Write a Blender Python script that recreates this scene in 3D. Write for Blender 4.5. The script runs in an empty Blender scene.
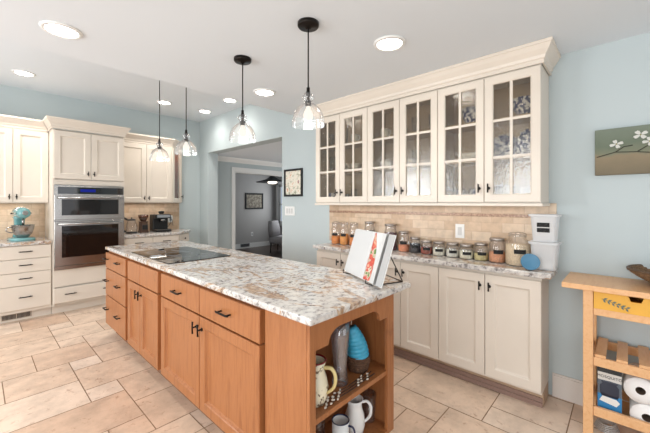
import bpy, bmesh, math, random
from mathutils import Matrix, Vector
PI = math.pi
C = bpy.context.scene.collection
scene = bpy.context.scene

# ---------------------------------------------------------------- camera, world, light, exposure
CAM_H = 1.372
cam_d = bpy.data.cameras.new('camera')
cam = bpy.data.objects.new('camera', cam_d); C.objects.link(cam)
cam_d.sensor_fit = 'HORIZONTAL'; cam_d.sensor_width = 36.0
cam_d.lens = 324.0 / 650.0 * 36.0
cam_d.shift_y = -13.5 / 650.0
cam_d.clip_start = 0.02
cam.location = (0, 0, CAM_H)
cam.rotation_euler = (PI / 2, 0, -math.radians(47.1))
scene.camera = cam
scene.view_settings.view_transform = 'Standard'
scene.view_settings.look = 'None'
scene.view_settings.gamma = 1.0
scene.view_settings.use_curve_mapping = False
scene.view_settings.exposure = -0.68
CAN_POWER = 4.2       # each recessed downlight
DAY_POWER = 1.12        # multiplier on the daylight through the windows behind the camera and the patio-side fill

world = bpy.data.worlds.new('world'); scene.world = world; world.use_nodes = True
bg = world.node_tree.nodes['Background']; bg.inputs[0].default_value = (0.75, 0.86, 1.0, 1); bg.inputs[1].default_value = 1.0

def area(name, loc, rot, sx, sy, power, col, spread=PI):
    l = bpy.data.lights.new(name, 'AREA'); l.shape = 'RECTANGLE'; l.size = sx; l.size_y = sy
    l.energy = power; l.color = col; l.spread = spread
    o = bpy.data.objects.new(name, l); C.objects.link(o); o.location = loc; o.rotation_euler = rot
    return o
# daylight from windows behind the camera and in the den, plus two added fills
area('daylight_window_left', (-2.36, 1.2, 1.45), (0, -PI / 2, 0), 1.5, 1.7, 95 * DAY_POWER, (0.95, 0.975, 1.0))
area('daylight_window_left_far', (-2.36, 3.9, 1.45), (0, -PI / 2, 0), 1.5, 1.5, 115 * DAY_POWER, (0.95, 0.975, 1.0))
area('daylight_glass_door', (1.1, -2.66, 1.15), (PI / 2, 0, 0), 2.2, 2.0, 32 * DAY_POWER, (0.95, 0.975, 1.0))
area('patio_side_fill', (-2.36, -1.3, 1.15), (0, -PI / 2, 0), 2.0, 1.6, 70 * DAY_POWER, (0.97, 0.985, 1.0))  # unseen patio opening, added to brighten the right base cabinets and cart
area('passage_end_fill', (5.5, 4.4, 1.3), (0, PI / 2, 0), 1.4, 1.2, 22, (0.97, 0.98, 1.0))  # unseen fill added to brighten the passage; its end wall has no opening
area('daylight_den_window', (6.62, 7.5, 1.4), (0, PI / 2, 0), 1.2, 1.4, 30, (0.95, 0.98, 1.0))

# ---------------------------------------------------------------- materials
def lin(h):
    h = h.lstrip('#'); r = []
    for i in (0, 2, 4):
        c = int(h[i:i + 2], 16) / 255; r.append(c / 12.92 if c <= .04045 else ((c + .055) / 1.055) ** 2.4)
    return (*r, 1)
def base_mat(name):
    m = bpy.data.materials.new(name); m.use_nodes = True
    nt = m.node_tree; b = nt.nodes['Principled BSDF']
    return m, nt, b
def mat(name, h, rough=.5, metal=0, var=0, scale=8, bump=0, bscale=60, spec=.5, coat=0):
    m, nt, b = base_mat(name); c = lin(h)
    b.inputs['Base Color'].default_value = c; b.inputs['Roughness'].default_value = rough
    b.inputs['Metallic'].default_value = metal; b.inputs['Specular IOR Level'].default_value = spec
    b.inputs['Coat Weight'].default_value = coat
    if var or bump:
        tc = nt.nodes.new('ShaderNodeTexCoord')
    if var:
        n = nt.nodes.new('ShaderNodeTexNoise'); n.inputs['Scale'].default_value = scale; n.inputs['Detail'].default_value = 4
        nt.links.new(tc.outputs['Object'], n.inputs['Vector'])
        r = nt.nodes.new('ShaderNodeValToRGB')
        r.color_ramp.elements[0].position = .3; r.color_ramp.elements[1].position = .7
        r.color_ramp.elements[0].color = tuple(max(0, x * (1 - var)) for x in c[:3]) + (1,)
        r.color_ramp.elements[1].color = tuple(min(1, x * (1 + var)) for x in c[:3]) + (1,)
        nt.links.new(n.outputs['Fac'], r.inputs[0]); nt.links.new(r.outputs[0], b.inputs['Base Color'])
    if bump:
        n2 = nt.nodes.new('ShaderNodeTexNoise'); n2.inputs['Scale'].default_value = bscale
        bp = nt.nodes.new('ShaderNodeBump'); bp.inputs['Strength'].default_value = bump; bp.inputs['Distance'].default_value = .01
        nt.links.new(tc.outputs['Object'], n2.inputs['Vector'])
        nt.links.new(n2.outputs['Fac'], bp.inputs['Height']); nt.links.new(bp.outputs[0], b.inputs['Normal'])
    return m
def ramp(nt, src, stops, out=None):
    r = nt.nodes.new('ShaderNodeValToRGB'); e = r.color_ramp.elements
    while len(e) < len(stops): e.new(.5)
    for k, (p, c) in enumerate(stops):
        e[k].position = p; e[k].color = lin(c) if isinstance(c, str) else (c, c, c, 1)
    nt.links.new(src, r.inputs[0])
    return r.outputs[0]
def mixc(nt, fac, a, b):
    n = nt.nodes.new('ShaderNodeMix'); n.data_type = 'RGBA'
    nt.links.new(fac, n.inputs[0]); nt.links.new(a, n.inputs[6]); nt.links.new(b, n.inputs[7])
    return n.outputs[2]
def noise(nt, scale, detail=4, rough=.5, vec=None, sc=None, dist=0):
    tc = nt.nodes.new('ShaderNodeTexCoord'); v = tc.outputs['Object']
    if sc:
        mp = nt.nodes.new('ShaderNodeMapping'); mp.inputs['Scale'].default_value = sc[:3]
        if len(sc) > 3: mp.inputs['Rotation'].default_value = (0, 0, sc[3])
        nt.links.new(v, mp.inputs['Vector']); v = mp.outputs[0]
    n = nt.nodes.new('ShaderNodeTexNoise'); n.inputs['Scale'].default_value = scale
    n.inputs['Detail'].default_value = detail; n.inputs['Roughness'].default_value = rough
    n.inputs['Distortion'].default_value = dist
    nt.links.new(v, n.inputs['Vector']); return n.outputs['Fac']
def granite():
    m, nt, b = base_mat('granite')
    base = ramp(nt, noise(nt, 26, 6, .7), [(.36, '#7d7876'), (.44, '#bdb8b4'), (.52, '#d3cec8'), (.75, '#e0dcd5')])
    gold = ramp(nt, noise(nt, 7, 5, .65, sc=(1.0, .5, 1, .7), dist=1.6), [(.53, 0.0), (.58, .85), (.62, .8), (.67, 0.05)])
    goldc = ramp(nt, noise(nt, 40, 3), [(.3, '#6e4a30'), (.5, '#a8825c'), (.7, '#cdb496')])
    c = mixc(nt, gold, base, goldc)
    dk = ramp(nt, noise(nt, 48, 5, .7), [(.54, 0.0), (.60, .9)])
    dkm = ramp(nt, noise(nt, 6, 4, .6), [(.46, 0.0), (.60, 1.0)])
    mul = nt.nodes.new('ShaderNodeMath'); mul.operation = 'MULTIPLY'
    nt.links.new(dk, mul.inputs[0]); nt.links.new(dkm, mul.inputs[1])
    dcol = ramp(nt, noise(nt, 20, 2), [(.4, '#2e2a2c'), (.6, '#63443a')])
    c = mixc(nt, mul.outputs[0], c, dcol)
    nt.links.new(c, b.inputs['Base Color']); b.inputs['Roughness'].default_value = .12
    return m
def wood(name, a, bcol, dark, sc=(14, 14, 1.2), rough=.35):
    m, nt, b = base_mat(name)
    n = noise(nt, 3.0, 5, .6, sc=sc, dist=.6)
    c = ramp(nt, n, [(.3, a), (.55, bcol), (.75, a)])
    kn = ramp(nt, noise(nt, 5, 3), [(.22, .6), (.30, 0.0)])
    rr = nt.nodes.new('ShaderNodeRGB'); rr.outputs[0].default_value = lin(dark)
    c2 = mixc(nt, kn, c, rr.outputs[0])
    nt.links.new(c2, b.inputs['Base Color']); b.inputs['Roughness'].default_value = rough
    return m
def glass(name, tint='#ffffff', gloss=.12, rough=.02, haze=0.0, bump=0, bscale=60, hazecol='#ffffff', edge=.75, bdist=.01):
    m = bpy.data.materials.new(name); m.use_nodes = True; nt = m.node_tree; nt.nodes.clear()
    out = nt.nodes.new('ShaderNodeOutputMaterial'); t = nt.nodes.new('ShaderNodeBsdfTransparent'); t.inputs[0].default_value = lin(tint)
    g = nt.nodes.new('ShaderNodeBsdfGlossy'); g.inputs['Roughness'].default_value = rough
    lw = nt.nodes.new('ShaderNodeLayerWeight'); lw.inputs['Blend'].default_value = .25
    mr = nt.nodes.new('ShaderNodeMapRange'); mr.inputs['To Min'].default_value = gloss; mr.inputs['To Max'].default_value = edge
    nt.links.new(lw.outputs['Fresnel'], mr.inputs['Value'])
    if bump:
        tc = nt.nodes.new('ShaderNodeTexCoord'); n2 = nt.nodes.new('ShaderNodeTexNoise'); n2.inputs['Scale'].default_value = bscale
        bp = nt.nodes.new('ShaderNodeBump'); bp.inputs['Strength'].default_value = bump; bp.inputs['Distance'].default_value = bdist
        nt.links.new(tc.outputs['Object'], n2.inputs['Vector']); nt.links.new(n2.outputs['Fac'], bp.inputs['Height'])
        nt.links.new(bp.outputs[0], g.inputs['Normal'])
    src = t.outputs[0]
    if haze:
        d = nt.nodes.new('ShaderNodeBsdfTranslucent'); d.inputs[0].default_value = lin(hazecol)
        d2 = nt.nodes.new('ShaderNodeBsdfDiffuse'); d2.inputs[0].default_value = lin(hazecol)
        a1 = nt.nodes.new('ShaderNodeMixShader'); a1.inputs[0].default_value = .5
        nt.links.new(d.outputs[0], a1.inputs[1]); nt.links.new(d2.outputs[0], a1.inputs[2])
        a2 = nt.nodes.new('ShaderNodeMixShader'); a2.inputs[0].default_value = haze
        nt.links.new(t.outputs[0], a2.inputs[1]); nt.links.new(a1.outputs[0], a2.inputs[2]); src = a2.outputs[0]
    mx = nt.nodes.new('ShaderNodeMixShader')
    nt.links.new(mr.outputs[0], mx.inputs[0]); nt.links.new(src, mx.inputs[1]); nt.links.new(g.outputs[0], mx.inputs[2])
    nt.links.new(mx.outputs[0], out.inputs[0]); return m
def emit(name, h, s):
    m = bpy.data.materials.new(name); m.use_nodes = True; nt = m.node_tree; nt.nodes.clear()
    out = nt.nodes.new('ShaderNodeOutputMaterial'); e = nt.nodes.new('ShaderNodeEmission')
    e.inputs[0].default_value = lin(h); e.inputs[1].default_value = s; nt.links.new(e.outputs[0], out.inputs[0]); return m
def speckle(name, bg_c, fg, scale=60, lo=.5, hi=.56, rough=.3, detail=3):
    m, nt, b = base_mat(name)
    c = ramp(nt, noise(nt, scale, detail, .6), [(lo, bg_c), (hi, fg)])
    nt.links.new(c, b.inputs['Base Color']); b.inputs['Roughness'].default_value = rough; return m
def tiles_wall(name):
    m, nt, b = base_mat(name)
    tc = nt.nodes.new('ShaderNodeTexCoord'); sp = nt.nodes.new('ShaderNodeSeparateXYZ'); nt.links.new(tc.outputs['Object'], sp.inputs[0])
    ad = nt.nodes.new('ShaderNodeMath'); nt.links.new(sp.outputs[0], ad.inputs[0]); nt.links.new(sp.outputs[1], ad.inputs[1])
    cb = nt.nodes.new('ShaderNodeCombineXYZ'); nt.links.new(ad.outputs[0], cb.inputs[0]); nt.links.new(sp.outputs[2], cb.inputs[1])
    br = nt.nodes.new('ShaderNodeTexBrick'); br.inputs['Scale'].default_value = 1
    br.inputs['Brick Width'].default_value = .152; br.inputs['Row Height'].default_value = .076; br.inputs['Mortar Size'].default_value = .0025
    br.inputs['Color1'].default_value = lin('#dac4aa'); br.inputs['Color2'].default_value = lin('#c6a98b'); br.inputs['Mortar'].default_value = lin('#c3a88f')
    nt.links.new(cb.outputs[0], br.inputs['Vector'])
    mo = ramp(nt, noise(nt, 18, 4, .6), [(.3, .82), (.6, 1.0)])
    mm = nt.nodes.new('ShaderNodeMix'); mm.data_type = 'RGBA'; mm.blend_type = 'MULTIPLY'; mm.inputs[0].default_value = 1
    nt.links.new(br.outputs[0], mm.inputs[6]); nt.links.new(mo, mm.inputs[7])
    nt.links.new(mm.outputs[2], b.inputs['Base Color']); b.inputs['Roughness'].default_value = .4; return m

M = {}
M['wall'] = mat('wall_paint', '#bac4c5', .7, bump=.03, bscale=200)
M['ceiling'] = mat('ceiling_paint', '#dfe5ea', .85)
M['white'] = mat('white_trim', '#e9e9e6', .45)
M['cream'] = mat('cream_cabinet', '#dbd0c2', .38, var=.03, scale=3)
M['cream_in'] = mat('cream_interior_shaded', '#b89f80', .5, var=.06, scale=4)  # cream wood, with the shade inside the cabinets put into its colour
M['toe'] = mat('toe_kick_brown', '#b59a80', .5, var=.1)
M['wood'] = wood('honey_alder', '#905730', '#a66b40', '#683b1e')
M['wood_dark'] = wood('alder_interior', '#8c5532', '#9a623c', '#6b3d20')
M['birch'] = wood('birch', '#dba471', '#e5b584', '#c08a58', sc=(2, 14, 14))
M['yellow'] = mat('mustard_paint', '#e2a93c', .45, var=.05)
M['granite'] = granite()
M['bronze'] = mat('dark_bronze', '#231e1b', .38, .8)
M['steel'] = mat('stainless', '#a5a29f', .25, 1, bump=.02, bscale=300)
M['black_glass'] = mat('black_glass', '#0c0d10', .04, spec=.8)
M['oven_glass'] = mat('oven_glass', '#17110f', .05, spec=.45)
M['cooktop'] = mat('cooktop_glass', '#1a1715', .03, spec=1.0)
M['black'] = mat('black_plastic', '#151515', .35)
M['blackmat'] = mat('black_matte', '#181818', .7)
M['grey'] = mat('grey_plastic', '#8f9499', .4)
M['turquoise'] = mat('turquoise_enamel', '#6a9c9d', .2, coat=.5)
M['glass'] = glass('clear_glass', gloss=.06, haze=.05, edge=.55)
M['shade_glass'] = glass('seeded_shade_glass', gloss=.06, haze=.11)
M['pane'] = glass('seeded_pane', tint='#f2efe8', gloss=.08, rough=.02, bump=1.0, bscale=85, edge=.35, bdist=.0013)
M['clear_pane'] = glass('clear_pane', gloss=.05, edge=.5)
M['frost'] = glass('frosted_plastic', gloss=.05, rough=.3, haze=.72, hazecol='#fbfdff', edge=.3)
M['lid'] = mat('zinc_lid', '#a7a09a', .3, .9)
M['bulb'] = emit('warm_bulb', '#fff6ea', 1.7)
M['lens'] = emit('downlight_lens', '#fff9f0', 42)
M['led'] = emit('clock_display', '#3a49d8', .6)
M['print'] = speckle('label_chalk', '#141414', '#8d8d88', 260, .62, .66, .8)
M['tile'] = tiles_wall('travertine_wall_tile')
M['mosaic'] = speckle('mosaic_strip', '#8f6f58', '#bd9c82', 70, .45, .6)
M['paper'] = mat('paper', '#cfcfcd', .8)
M['porcelain'] = mat('white_porcelain', '#ecebe8', .15)
M['bluewhite'] = speckle('blue_white_porcelain', '#e9eaf0', '#1f2c6c', 40, .47, .50, .15)
M['den_wall'] = mat('den_wall', '#aaa8a6', .8)
M['den_floor'] = wood('dark_floor', '#3c2d28', '#4a3931', '#2a1f1b', sc=(1, 10, 10), rough=.3)
M['grout'] = mat('grout', '#97795f', .9)

# ---------------------------------------------------------------- mesh helpers
class MB:
    def __init__(s): s.v = []; s.f = []; s.mi = []; s.sm = []; s.x = Matrix.Identity(4); s.m = 0
    def at(s, loc=(0, 0, 0), rz=0, rx=0, ry=0):
        s.x = Matrix.Translation(loc) @ Matrix.Rotation(rz, 4, 'Z') @ Matrix.Rotation(ry, 4, 'Y') @ Matrix.Rotation(rx, 4, 'X'); return s
    def add(s, vs, fs, smooth=False):
        k = len(s.v); s.v += [tuple(s.x @ Vector(p)) for p in vs]
        s.f += [tuple(k + i for i in f) for f in fs]; s.mi += [s.m] * len(fs); s.sm += [smooth] * len(fs); return s
    def box(s, x0, x1, y0, y1, z0, z1):
        vs = [(x, y, z) for x in (x0, x1) for y in (y0, y1) for z in (z0, z1)]
        return s.add(vs, [(0, 1, 3, 2), (4, 6, 7, 5), (0, 4, 5, 1), (2, 3, 7, 6), (0, 2, 6, 4), (1, 5, 7, 3)])
    def lathe(s, prof, c=(0, 0, 0), n=24, cap=True, sx=1, sy=1, axis='z'):
        vs = []; fs = []; k = len(prof)
        for (r, z) in prof:
            for j in range(n):
                a = 2 * PI * j / n; p = (r * sx * math.cos(a), r * sy * math.sin(a), z)
                if axis == 'x': p = (p[2], p[0], p[1])
                if axis == 'y': p = (p[0], p[2], p[1])
                vs.append((c[0] + p[0], c[1] + p[1], c[2] + p[2]))
        for i in range(k - 1):
            for j in range(n):
                fs.append((i * n + j, i * n + (j + 1) % n, (i + 1) * n + (j + 1) % n, (i + 1) * n + j))
        s.add(vs, fs, True)
        if cap:
            b = len(s.v)
            for i, rev in ((0, True), (k - 1, False)):
                if prof[i][0] > 1e-6:
                    idx = [len(s.v) - k * n + i * n + j for j in range(n)] if False else None
            base = b - k * n
            for i, rev in ((0, True), (k - 1, False)):
                if prof[i][0] > 1e-6:
                    idx = tuple(base + i * n + j for j in range(n))
                    s.f.append(idx[::-1] if rev else idx); s.mi.append(s.m); s.sm.append(False)
        return s
    def tube(s, pts, r, n=8, close=False):
        pts = [Vector(p) for p in pts]; rs = r if isinstance(r, (list, tuple)) else [r] * len(pts)
        vs = []; fs = []; L = len(pts); up = None
        for i, p in enumerate(pts):
            d = (pts[min(i + 1, L - 1)] - pts[max(i - 1, 0)]) if not close else (pts[(i + 1) % L] - pts[i - 1])
            d.normalize()
            if up is None: up = Vector((0, 0, 1)) if abs(d.z) < .9 else Vector((1, 0, 0))
            a = d.cross(up).normalized(); up = a.cross(d).normalized()
            for j in range(n):
                t = 2 * PI * j / n; vs.append(tuple(p + rs[i] * (math.cos(t) * a + math.sin(t) * up)))
        for i in range(L if close else L - 1):
            q = (i + 1) % L
            for j in range(n): fs.append((i * n + j, i * n + (j + 1) % n, q * n + (j + 1) % n, q * n + j))
        if not close: fs += [tuple(range(n))[::-1], tuple((L - 1) * n + j for j in range(n))]
        return s.add(vs, fs, True)
    def loop(s, pts, r, n=10, k=5):
        P = [Vector(p) for p in pts]; rs = r if isinstance(r, (list, tuple)) else [r] * len(P); o = []; q = []
        for i in range(len(P) - 1):
            a, b, c, d = P[max(i - 1, 0)], P[i], P[i + 1], P[min(i + 2, len(P) - 1)]
            for j in range(k):
                u = j / k; o.append(.5 * (2 * b + (c - a) * u + (2 * a - 5 * b + 4 * c - d) * u * u + (3 * b - a - 3 * c + d) * u ** 3)); q.append(rs[i] + (rs[i + 1] - rs[i]) * u)
        return s.tube(o + [P[-1]], q + [rs[-1]], n)
    def prism(s, poly, t0, t1, plane='xz'):
        n = len(poly)
        P = {'xz': lambda a, b, t: (a, t, b), 'xy': lambda a, b, t: (a, b, t), 'yz': lambda a, b, t: (t, a, b)}[plane]
        vs = [P(a, b, t0) for a, b in poly] + [P(a, b, t1) for a, b in poly]
        fs = [tuple(range(n)), tuple(range(2 * n - 1, n - 1, -1))]
        fs += [(i, i + n, (i + 1) % n + n, (i + 1) % n) for i in range(n)]
        return s.add(vs, fs)
    def rings(s, w, h, prof, fill=True, closed=False):
        # rectangular panel seen from -y: lower left corner at the origin; prof = (inset, y)
        vs = []; fs = []
        for (i, y) in prof: vs += [(i, y, i), (w - i, y, i), (w - i, y, h - i), (i, y, h - i)]
        k = len(prof)
        for a in range(k if closed else k - 1):
            b = (a + 1) % k
            for j in range(4): fs.append((a * 4 + j, a * 4 + (j + 1) % 4, b * 4 + (j + 1) % 4, b * 4 + j))
        if fill: fs.append(tuple((k - 1) * 4 + j for j in range(4)))
        if not closed: fs.append((3, 2, 1, 0))
        return s.add(vs, fs)
    def build(s, name, mats, parent=None, bevel=0, world=False, fix=True):
        me = bpy.data.meshes.new(name)
        vs = s.v
        if world and parent is not None:
            q = parent; off = Vector()
            while q: off += q.location; q = q.parent
            vs = [tuple(Vector(p) - off) for p in vs]
        me.from_pydata(vs, [], s.f)
        if not isinstance(mats, (list, tuple)): mats = [mats]
        for m in mats: me.materials.append(m)
        me.polygons.foreach_set('material_index', s.mi); me.polygons.foreach_set('use_smooth', s.sm)
        if fix:
            bm = bmesh.new(); bm.from_mesh(me); bmesh.ops.recalc_face_normals(bm, faces=bm.faces); bm.to_mesh(me); bm.free()
        o = bpy.data.objects.new(name, me); C.objects.link(o)
        if parent is not None: o.parent = parent
        if bevel:
            b = o.modifiers.new('bevel', 'BEVEL'); b.width = bevel; b.segments = 2; b.limit_method = 'ANGLE'; b.angle_limit = math.radians(40)
        return o
def tag(o, label, cat=None, group=None, kind=None):
    o['label'] = label
    if cat: o['category'] = cat
    if group: o['group'] = group
    if kind: o['kind'] = kind
    return o
def thing(name, label, cat, loc=(0, 0, 0), rz=0, group=None):
    o = bpy.data.objects.new(name, None); C.objects.link(o); o.empty_display_size = .05
    o.location = loc; o.rotation_euler = (0, 0, rz); return tag(o, label, cat, group)
def copy_tree(o, parent=None):
    c = o.copy(); C.objects.link(c)
    if parent is not None: c.parent = parent
    for ch in list(o.children): copy_tree(ch, c)
    return c
def struct(name, mb, m, label, cat, bevel=0):
    o = mb.build(name, m, bevel=bevel); return tag(o, label, cat, kind='structure')
def bx(*a): return MB().box(*a)
R90 = -PI / 2      # turns a front built facing -y into one facing -x

# ---------------------------------------------------------------- structure
XR, YB, ZL, ZH = 2.8, 5.75, 2.415, 2.86     # right wall, oven wall, low and high ceiling
XL, YN = -2.4, -2.7                          # left wall, wall behind the camera
YS = 2.91                                    # where the low ceiling stops
# floor: one mesh of travertine tiles over a grout bed
X0, Y0, UX, UY = .134, 2.088, .203, .203
fixed = [(2,3,1,1),(2,4,3,2),(2,6,1,1),(3,6,2,2),(1,7,2,2),(3,8,3,2),(2,9,1,1),(2,10,2,2),(2,12,1,1),(1,13,2,2),(0,5,2,2),(-1,3,3,2),
         (2,0,1,1),(0,1,3,2),(3,0,2,2),(3,2,2,2),(0,9,2,2),(0,11,2,2),(3,12,2,2),(4,10,2,2),(-2,7,3,2),
         (10,-7,2,3),(9,-6,1,2),(10,-9,1,2),(11,-9,2,2),(7,-6,2,1),(7,-5,2,2),(8,-8,2,2),(9,-4,2,2),(11,-4,1,2)]
i0, i1, j0, j1 = -13, 14, -24, 18
occ = {}
tl = []
def put(t):
    for a in range(t[0], t[0] + t[2]):
        for b in range(t[1], t[1] + t[3]): occ[(a, b)] = 1
    tl.append(t)
for t in fixed:
    if not any((a, b) in occ for a in range(t[0], t[0] + t[2]) for b in range(t[1], t[1] + t[3])): put(t)
rnd = random.Random(4)
for b in range(j0, j1):
    for a in range(i0, i1):
        if (a, b) in occ: continue
        opts = [(3, 2), (2, 2), (2, 3), (2, 1), (1, 2), (1, 1)]; wts = [4, 4, 2, 1.5, 1.5, 1]
        while True:
            k = rnd.choices(range(len(opts)), wts)[0]; w, h = opts[k]
            if a + w <= i1 and b + h <= j1 and not any((p, q) in occ for p in range(a, a + w) for q in range(b, b + h)): break
            if all(wt == 0 for wt in wts[:5]): w, h = 1, 1; break
            wts[k] = 0 if k < 5 else 1
        put((a, b, w, h))
fm = MB(); cols = []
fm.box(XL, 5.6, YN, YB, -.05, -.003)
g = .003
for (a, b, w, h) in tl:
    x0, x1, y0, y1 = X0 + a * UX + g, X0 + (a + w) * UX - g, Y0 + b * UY + g, Y0 + (b + h) * UY - g
    x0, x1, y0, y1 = max(x0, XL), min(x1, XR), max(y0, YN), min(y1, YB)
    if x1 - x0 < .01 or y1 - y0 < .01: continue
    fm.m = 1; fm.add([(x0, y0, 0), (x1, y0, 0), (x1, y1, 0), (x0, y1, 0)], [(0, 1, 2, 3)])
fm.add([(XR, 3.2, 0), (5.6, 3.2, 0), (5.6, YB, 0), (XR, YB, 0)], [(0, 1, 2, 3)])
tm, nt, b = base_mat('travertine_floor_tile')
at = nt.nodes.new('ShaderNodeAttribute'); at.attribute_name = 'tone'
tc1 = ramp(nt, at.outputs['Fac'], [(0, '#d0b198'), (.5, '#dec3ab'), (1, '#e8d3bf')])
n1 = ramp(nt, noise(nt, 5, 6, .65), [(.32, .72), (.6, 1.0)])
n2 = ramp(nt, noise(nt, 16, 5, .7, dist=.5), [(.28, '#a9764f'), (.42, '#ffffff')])
mm = nt.nodes.new('ShaderNodeMix'); mm.data_type = 'RGBA'; mm.blend_type = 'MULTIPLY'; mm.inputs[0].default_value = .9
nt.links.new(tc1, mm.inputs[6]); nt.links.new(n1, mm.inputs[7])
mm2 = nt.nodes.new('ShaderNodeMix'); mm2.data_type = 'RGBA'; mm2.blend_type = 'MULTIPLY'; mm2.inputs[0].default_value = .6
nt.links.new(mm.outputs[2], mm2.inputs[6]); nt.links.new(n2, mm2.inputs[7])
nt.links.new(mm2.outputs[2], b.inputs['Base Color']); b.inputs['Roughness'].default_value = .32
fo = fm.build('floor', [M['grout'], tm], fix=False)
tag(fo, 'beige travertine tile floor in mixed rectangles', 'floor', kind='structure')
att = fo.data.attributes.new('tone', 'FLOAT', 'FACE')
att.data.foreach_set('value', [rnd.random() for _ in fo.data.polygons])
struct('floor', MB().box(2.2, 7.0, YB + .001, 8.62, -.05, 0), M['den_floor'], 'dark wood floor of the room beyond the doorway', 'floor')

struct('ceiling', MB().box(XL, XR, YN, YS, ZL, ZL + .1).box(XL, XR, YS - .1, YS, ZL + .1, ZH), M['ceiling'], 'lower white ceiling over the near end of the kitchen', 'ceiling')
struct('ceiling', bx(XL, XR, YS, YB, ZH, ZH + .1), M['ceiling'], 'higher white ceiling over the oven end of the kitchen', 'ceiling')
struct('ceiling', bx(XR + .19, 5.6, 3.2, YB, 2.27, 2.37), M['ceiling'], 'low white ceiling of the passage beyond the opening', 'ceiling')
struct('ceiling', bx(2.2, 6.72, YB + .12, 8.5, 2.42, 2.5), M['ceiling'], 'ceiling of the dim room beyond the doorway', 'ceiling')
# right wall, with the wide opening to the passage
struct('wall_right', MB().box(XR, XR + .19, YN, 3.39, 0, ZH).box(XR, XR + .19, 3.39, 5.44, 2.265, ZH).box(XR, XR + .19, 5.44, YB, 0, ZH),
       M['wall'], 'pale blue wall behind the glass-fronted cabinets with a wide opening', 'wall')
struct('wall_back', MB().box(XL, 3.53, YB, YB + .12, 0, ZH).box(3.53, 5.3, YB, YB + .12, 2.0, 2.5).box(5.3, 5.6, YB, YB + .12, 0, 2.5),
       M['wall'], 'pale blue wall behind the ovens', 'wall')
def wall_with_hole(a0, a1, z1, holes, pl):
    mb = MB(); xs = a0
    for (h0, h1, hz0, hz1) in holes:
        pl(mb, xs, h0, 0, z1); pl(mb, h0, h1, 0, hz0) if hz0 > 0 else None; pl(mb, h0, h1, hz1, z1); xs = h1
    pl(mb, xs, a1, 0, z1); return mb
struct('wall_left', wall_with_hole(YN, YB, ZH, [(-2.1, -.5, .1, 2.2), (.35, 2.05, .7, 2.2), (3.15, 4.65, .7, 2.2)], lambda m, a, b, c, d: m.box(XL - .12, XL, a, b, c, d)), M['wall'], 'pale blue wall with two windows and an added one left of the camera', 'wall')
struct('wall_near', wall_with_hole(XL, XR + .19, ZH, [(0, 2.2, 0, 2.15)], lambda m, a, b, c, d: m.box(a, b, YN - .12, YN, c, d)), M['wall'], 'pale blue wall behind the camera with a glass door', 'wall')
for k, (a, b, z0, z1, ax) in enumerate([(.35, 2.05, .7, 2.2, 'y'), (3.15, 4.65, .7, 2.2, 'y'), (0, 2.2, 0, 2.15, 'x'), (-2.1, -.5, .1, 2.2, 'y')]):  # last opening is added so more light reaches the right base cabinets
    mb = MB()
    def bar(p, q, r, s):
        if ax == 'y': mb.box(XL - .08, XL - .055, p, q, r, s)
        else: mb.box(p, q, YN - .08, YN - .055, r, s)
    bar(a, a + .06, z0, z1); bar(b - .06, b, z0, z1); bar(a, b, z0, z0 + .06); bar(a, b, z1 - .06, z1)
    bar((a + b) / 2 - .03, (a + b) / 2 + .03, z0, z1)
    if ax == 'y': bar(a, b, (z0 + z1) / 2 - .02, (z0 + z1) / 2 + .02)
    struct('window_%d' % (k + 1 if k < 3 else 4) if ax == 'y' else 'door_1', mb, M['white'], 'white framed opening in the wall behind the camera, %s' % ('middle window', 'far window', 'wide glass door', 'added tall near window')[k], 'window' if ax == 'y' else 'door')
# passage shell and the den beyond it
struct('wall_passage', MB().box(5.6, 5.72, 3.2, YB + .12, 0, 2.5).box(XR + .19, 5.72, 3.08, 3.2, 0, 2.5), M['wall'], 'pale blue end wall of the passage', 'wall')
struct('wall_den', MB().box(2.2, 6.84, 8.5, 8.62, 0, 2.5).box(2.08, 2.2, YB + .12, 8.62, 0, 2.5)
       .box(6.72, 6.84, YB, 6.9, 0, 2.5).box(6.72, 6.84, 6.9, 8.32, 0, .72).box(6.72, 6.84, 6.9, 8.32, 1.95, 2.5).box(6.72, 6.84, 8.32, 8.5, 0, 2.5)
       .box(5.6, 6.84, YB, YB + .12, 0, 2.5), M['den_wall'], 'grey walls of the dim room beyond the doorway', 'wall')
mb = MB()
for (a, b, c, d) in [(6.9, 6.95, .72, 1.95), (8.27, 8.32, .72, 1.95), (6.9, 8.32, .72, .78), (6.9, 8.32, 1.9, 1.95), (6.9, 8.32, 1.31, 1.35), (7.59, 7.63, .72, 1.95), (7.25, 7.27, .72, 1.95), (7.95, 7.97, .72, 1.95)]:
    mb.box(6.75, 6.79, a, b, c, d)
mb.box(6.70, 6.72, 6.8, 6.9, .64, 2.03).box(6.70, 6.72, 8.32, 8.42, .64, 2.03).box(6.70, 6.72, 6.8, 8.42, 1.95, 2.03).box(6.68, 6.72, 6.8, 8.42, .64, .72)
struct('window_3', mb, M['white'], 'bright white-framed window at the right of the dim room', 'window')
struct('baseboard_den', bx(2.2, 6.72, 8.485, 8.5, 0, .14), M['white'], 'white baseboard of the dim room', 'baseboard')
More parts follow.
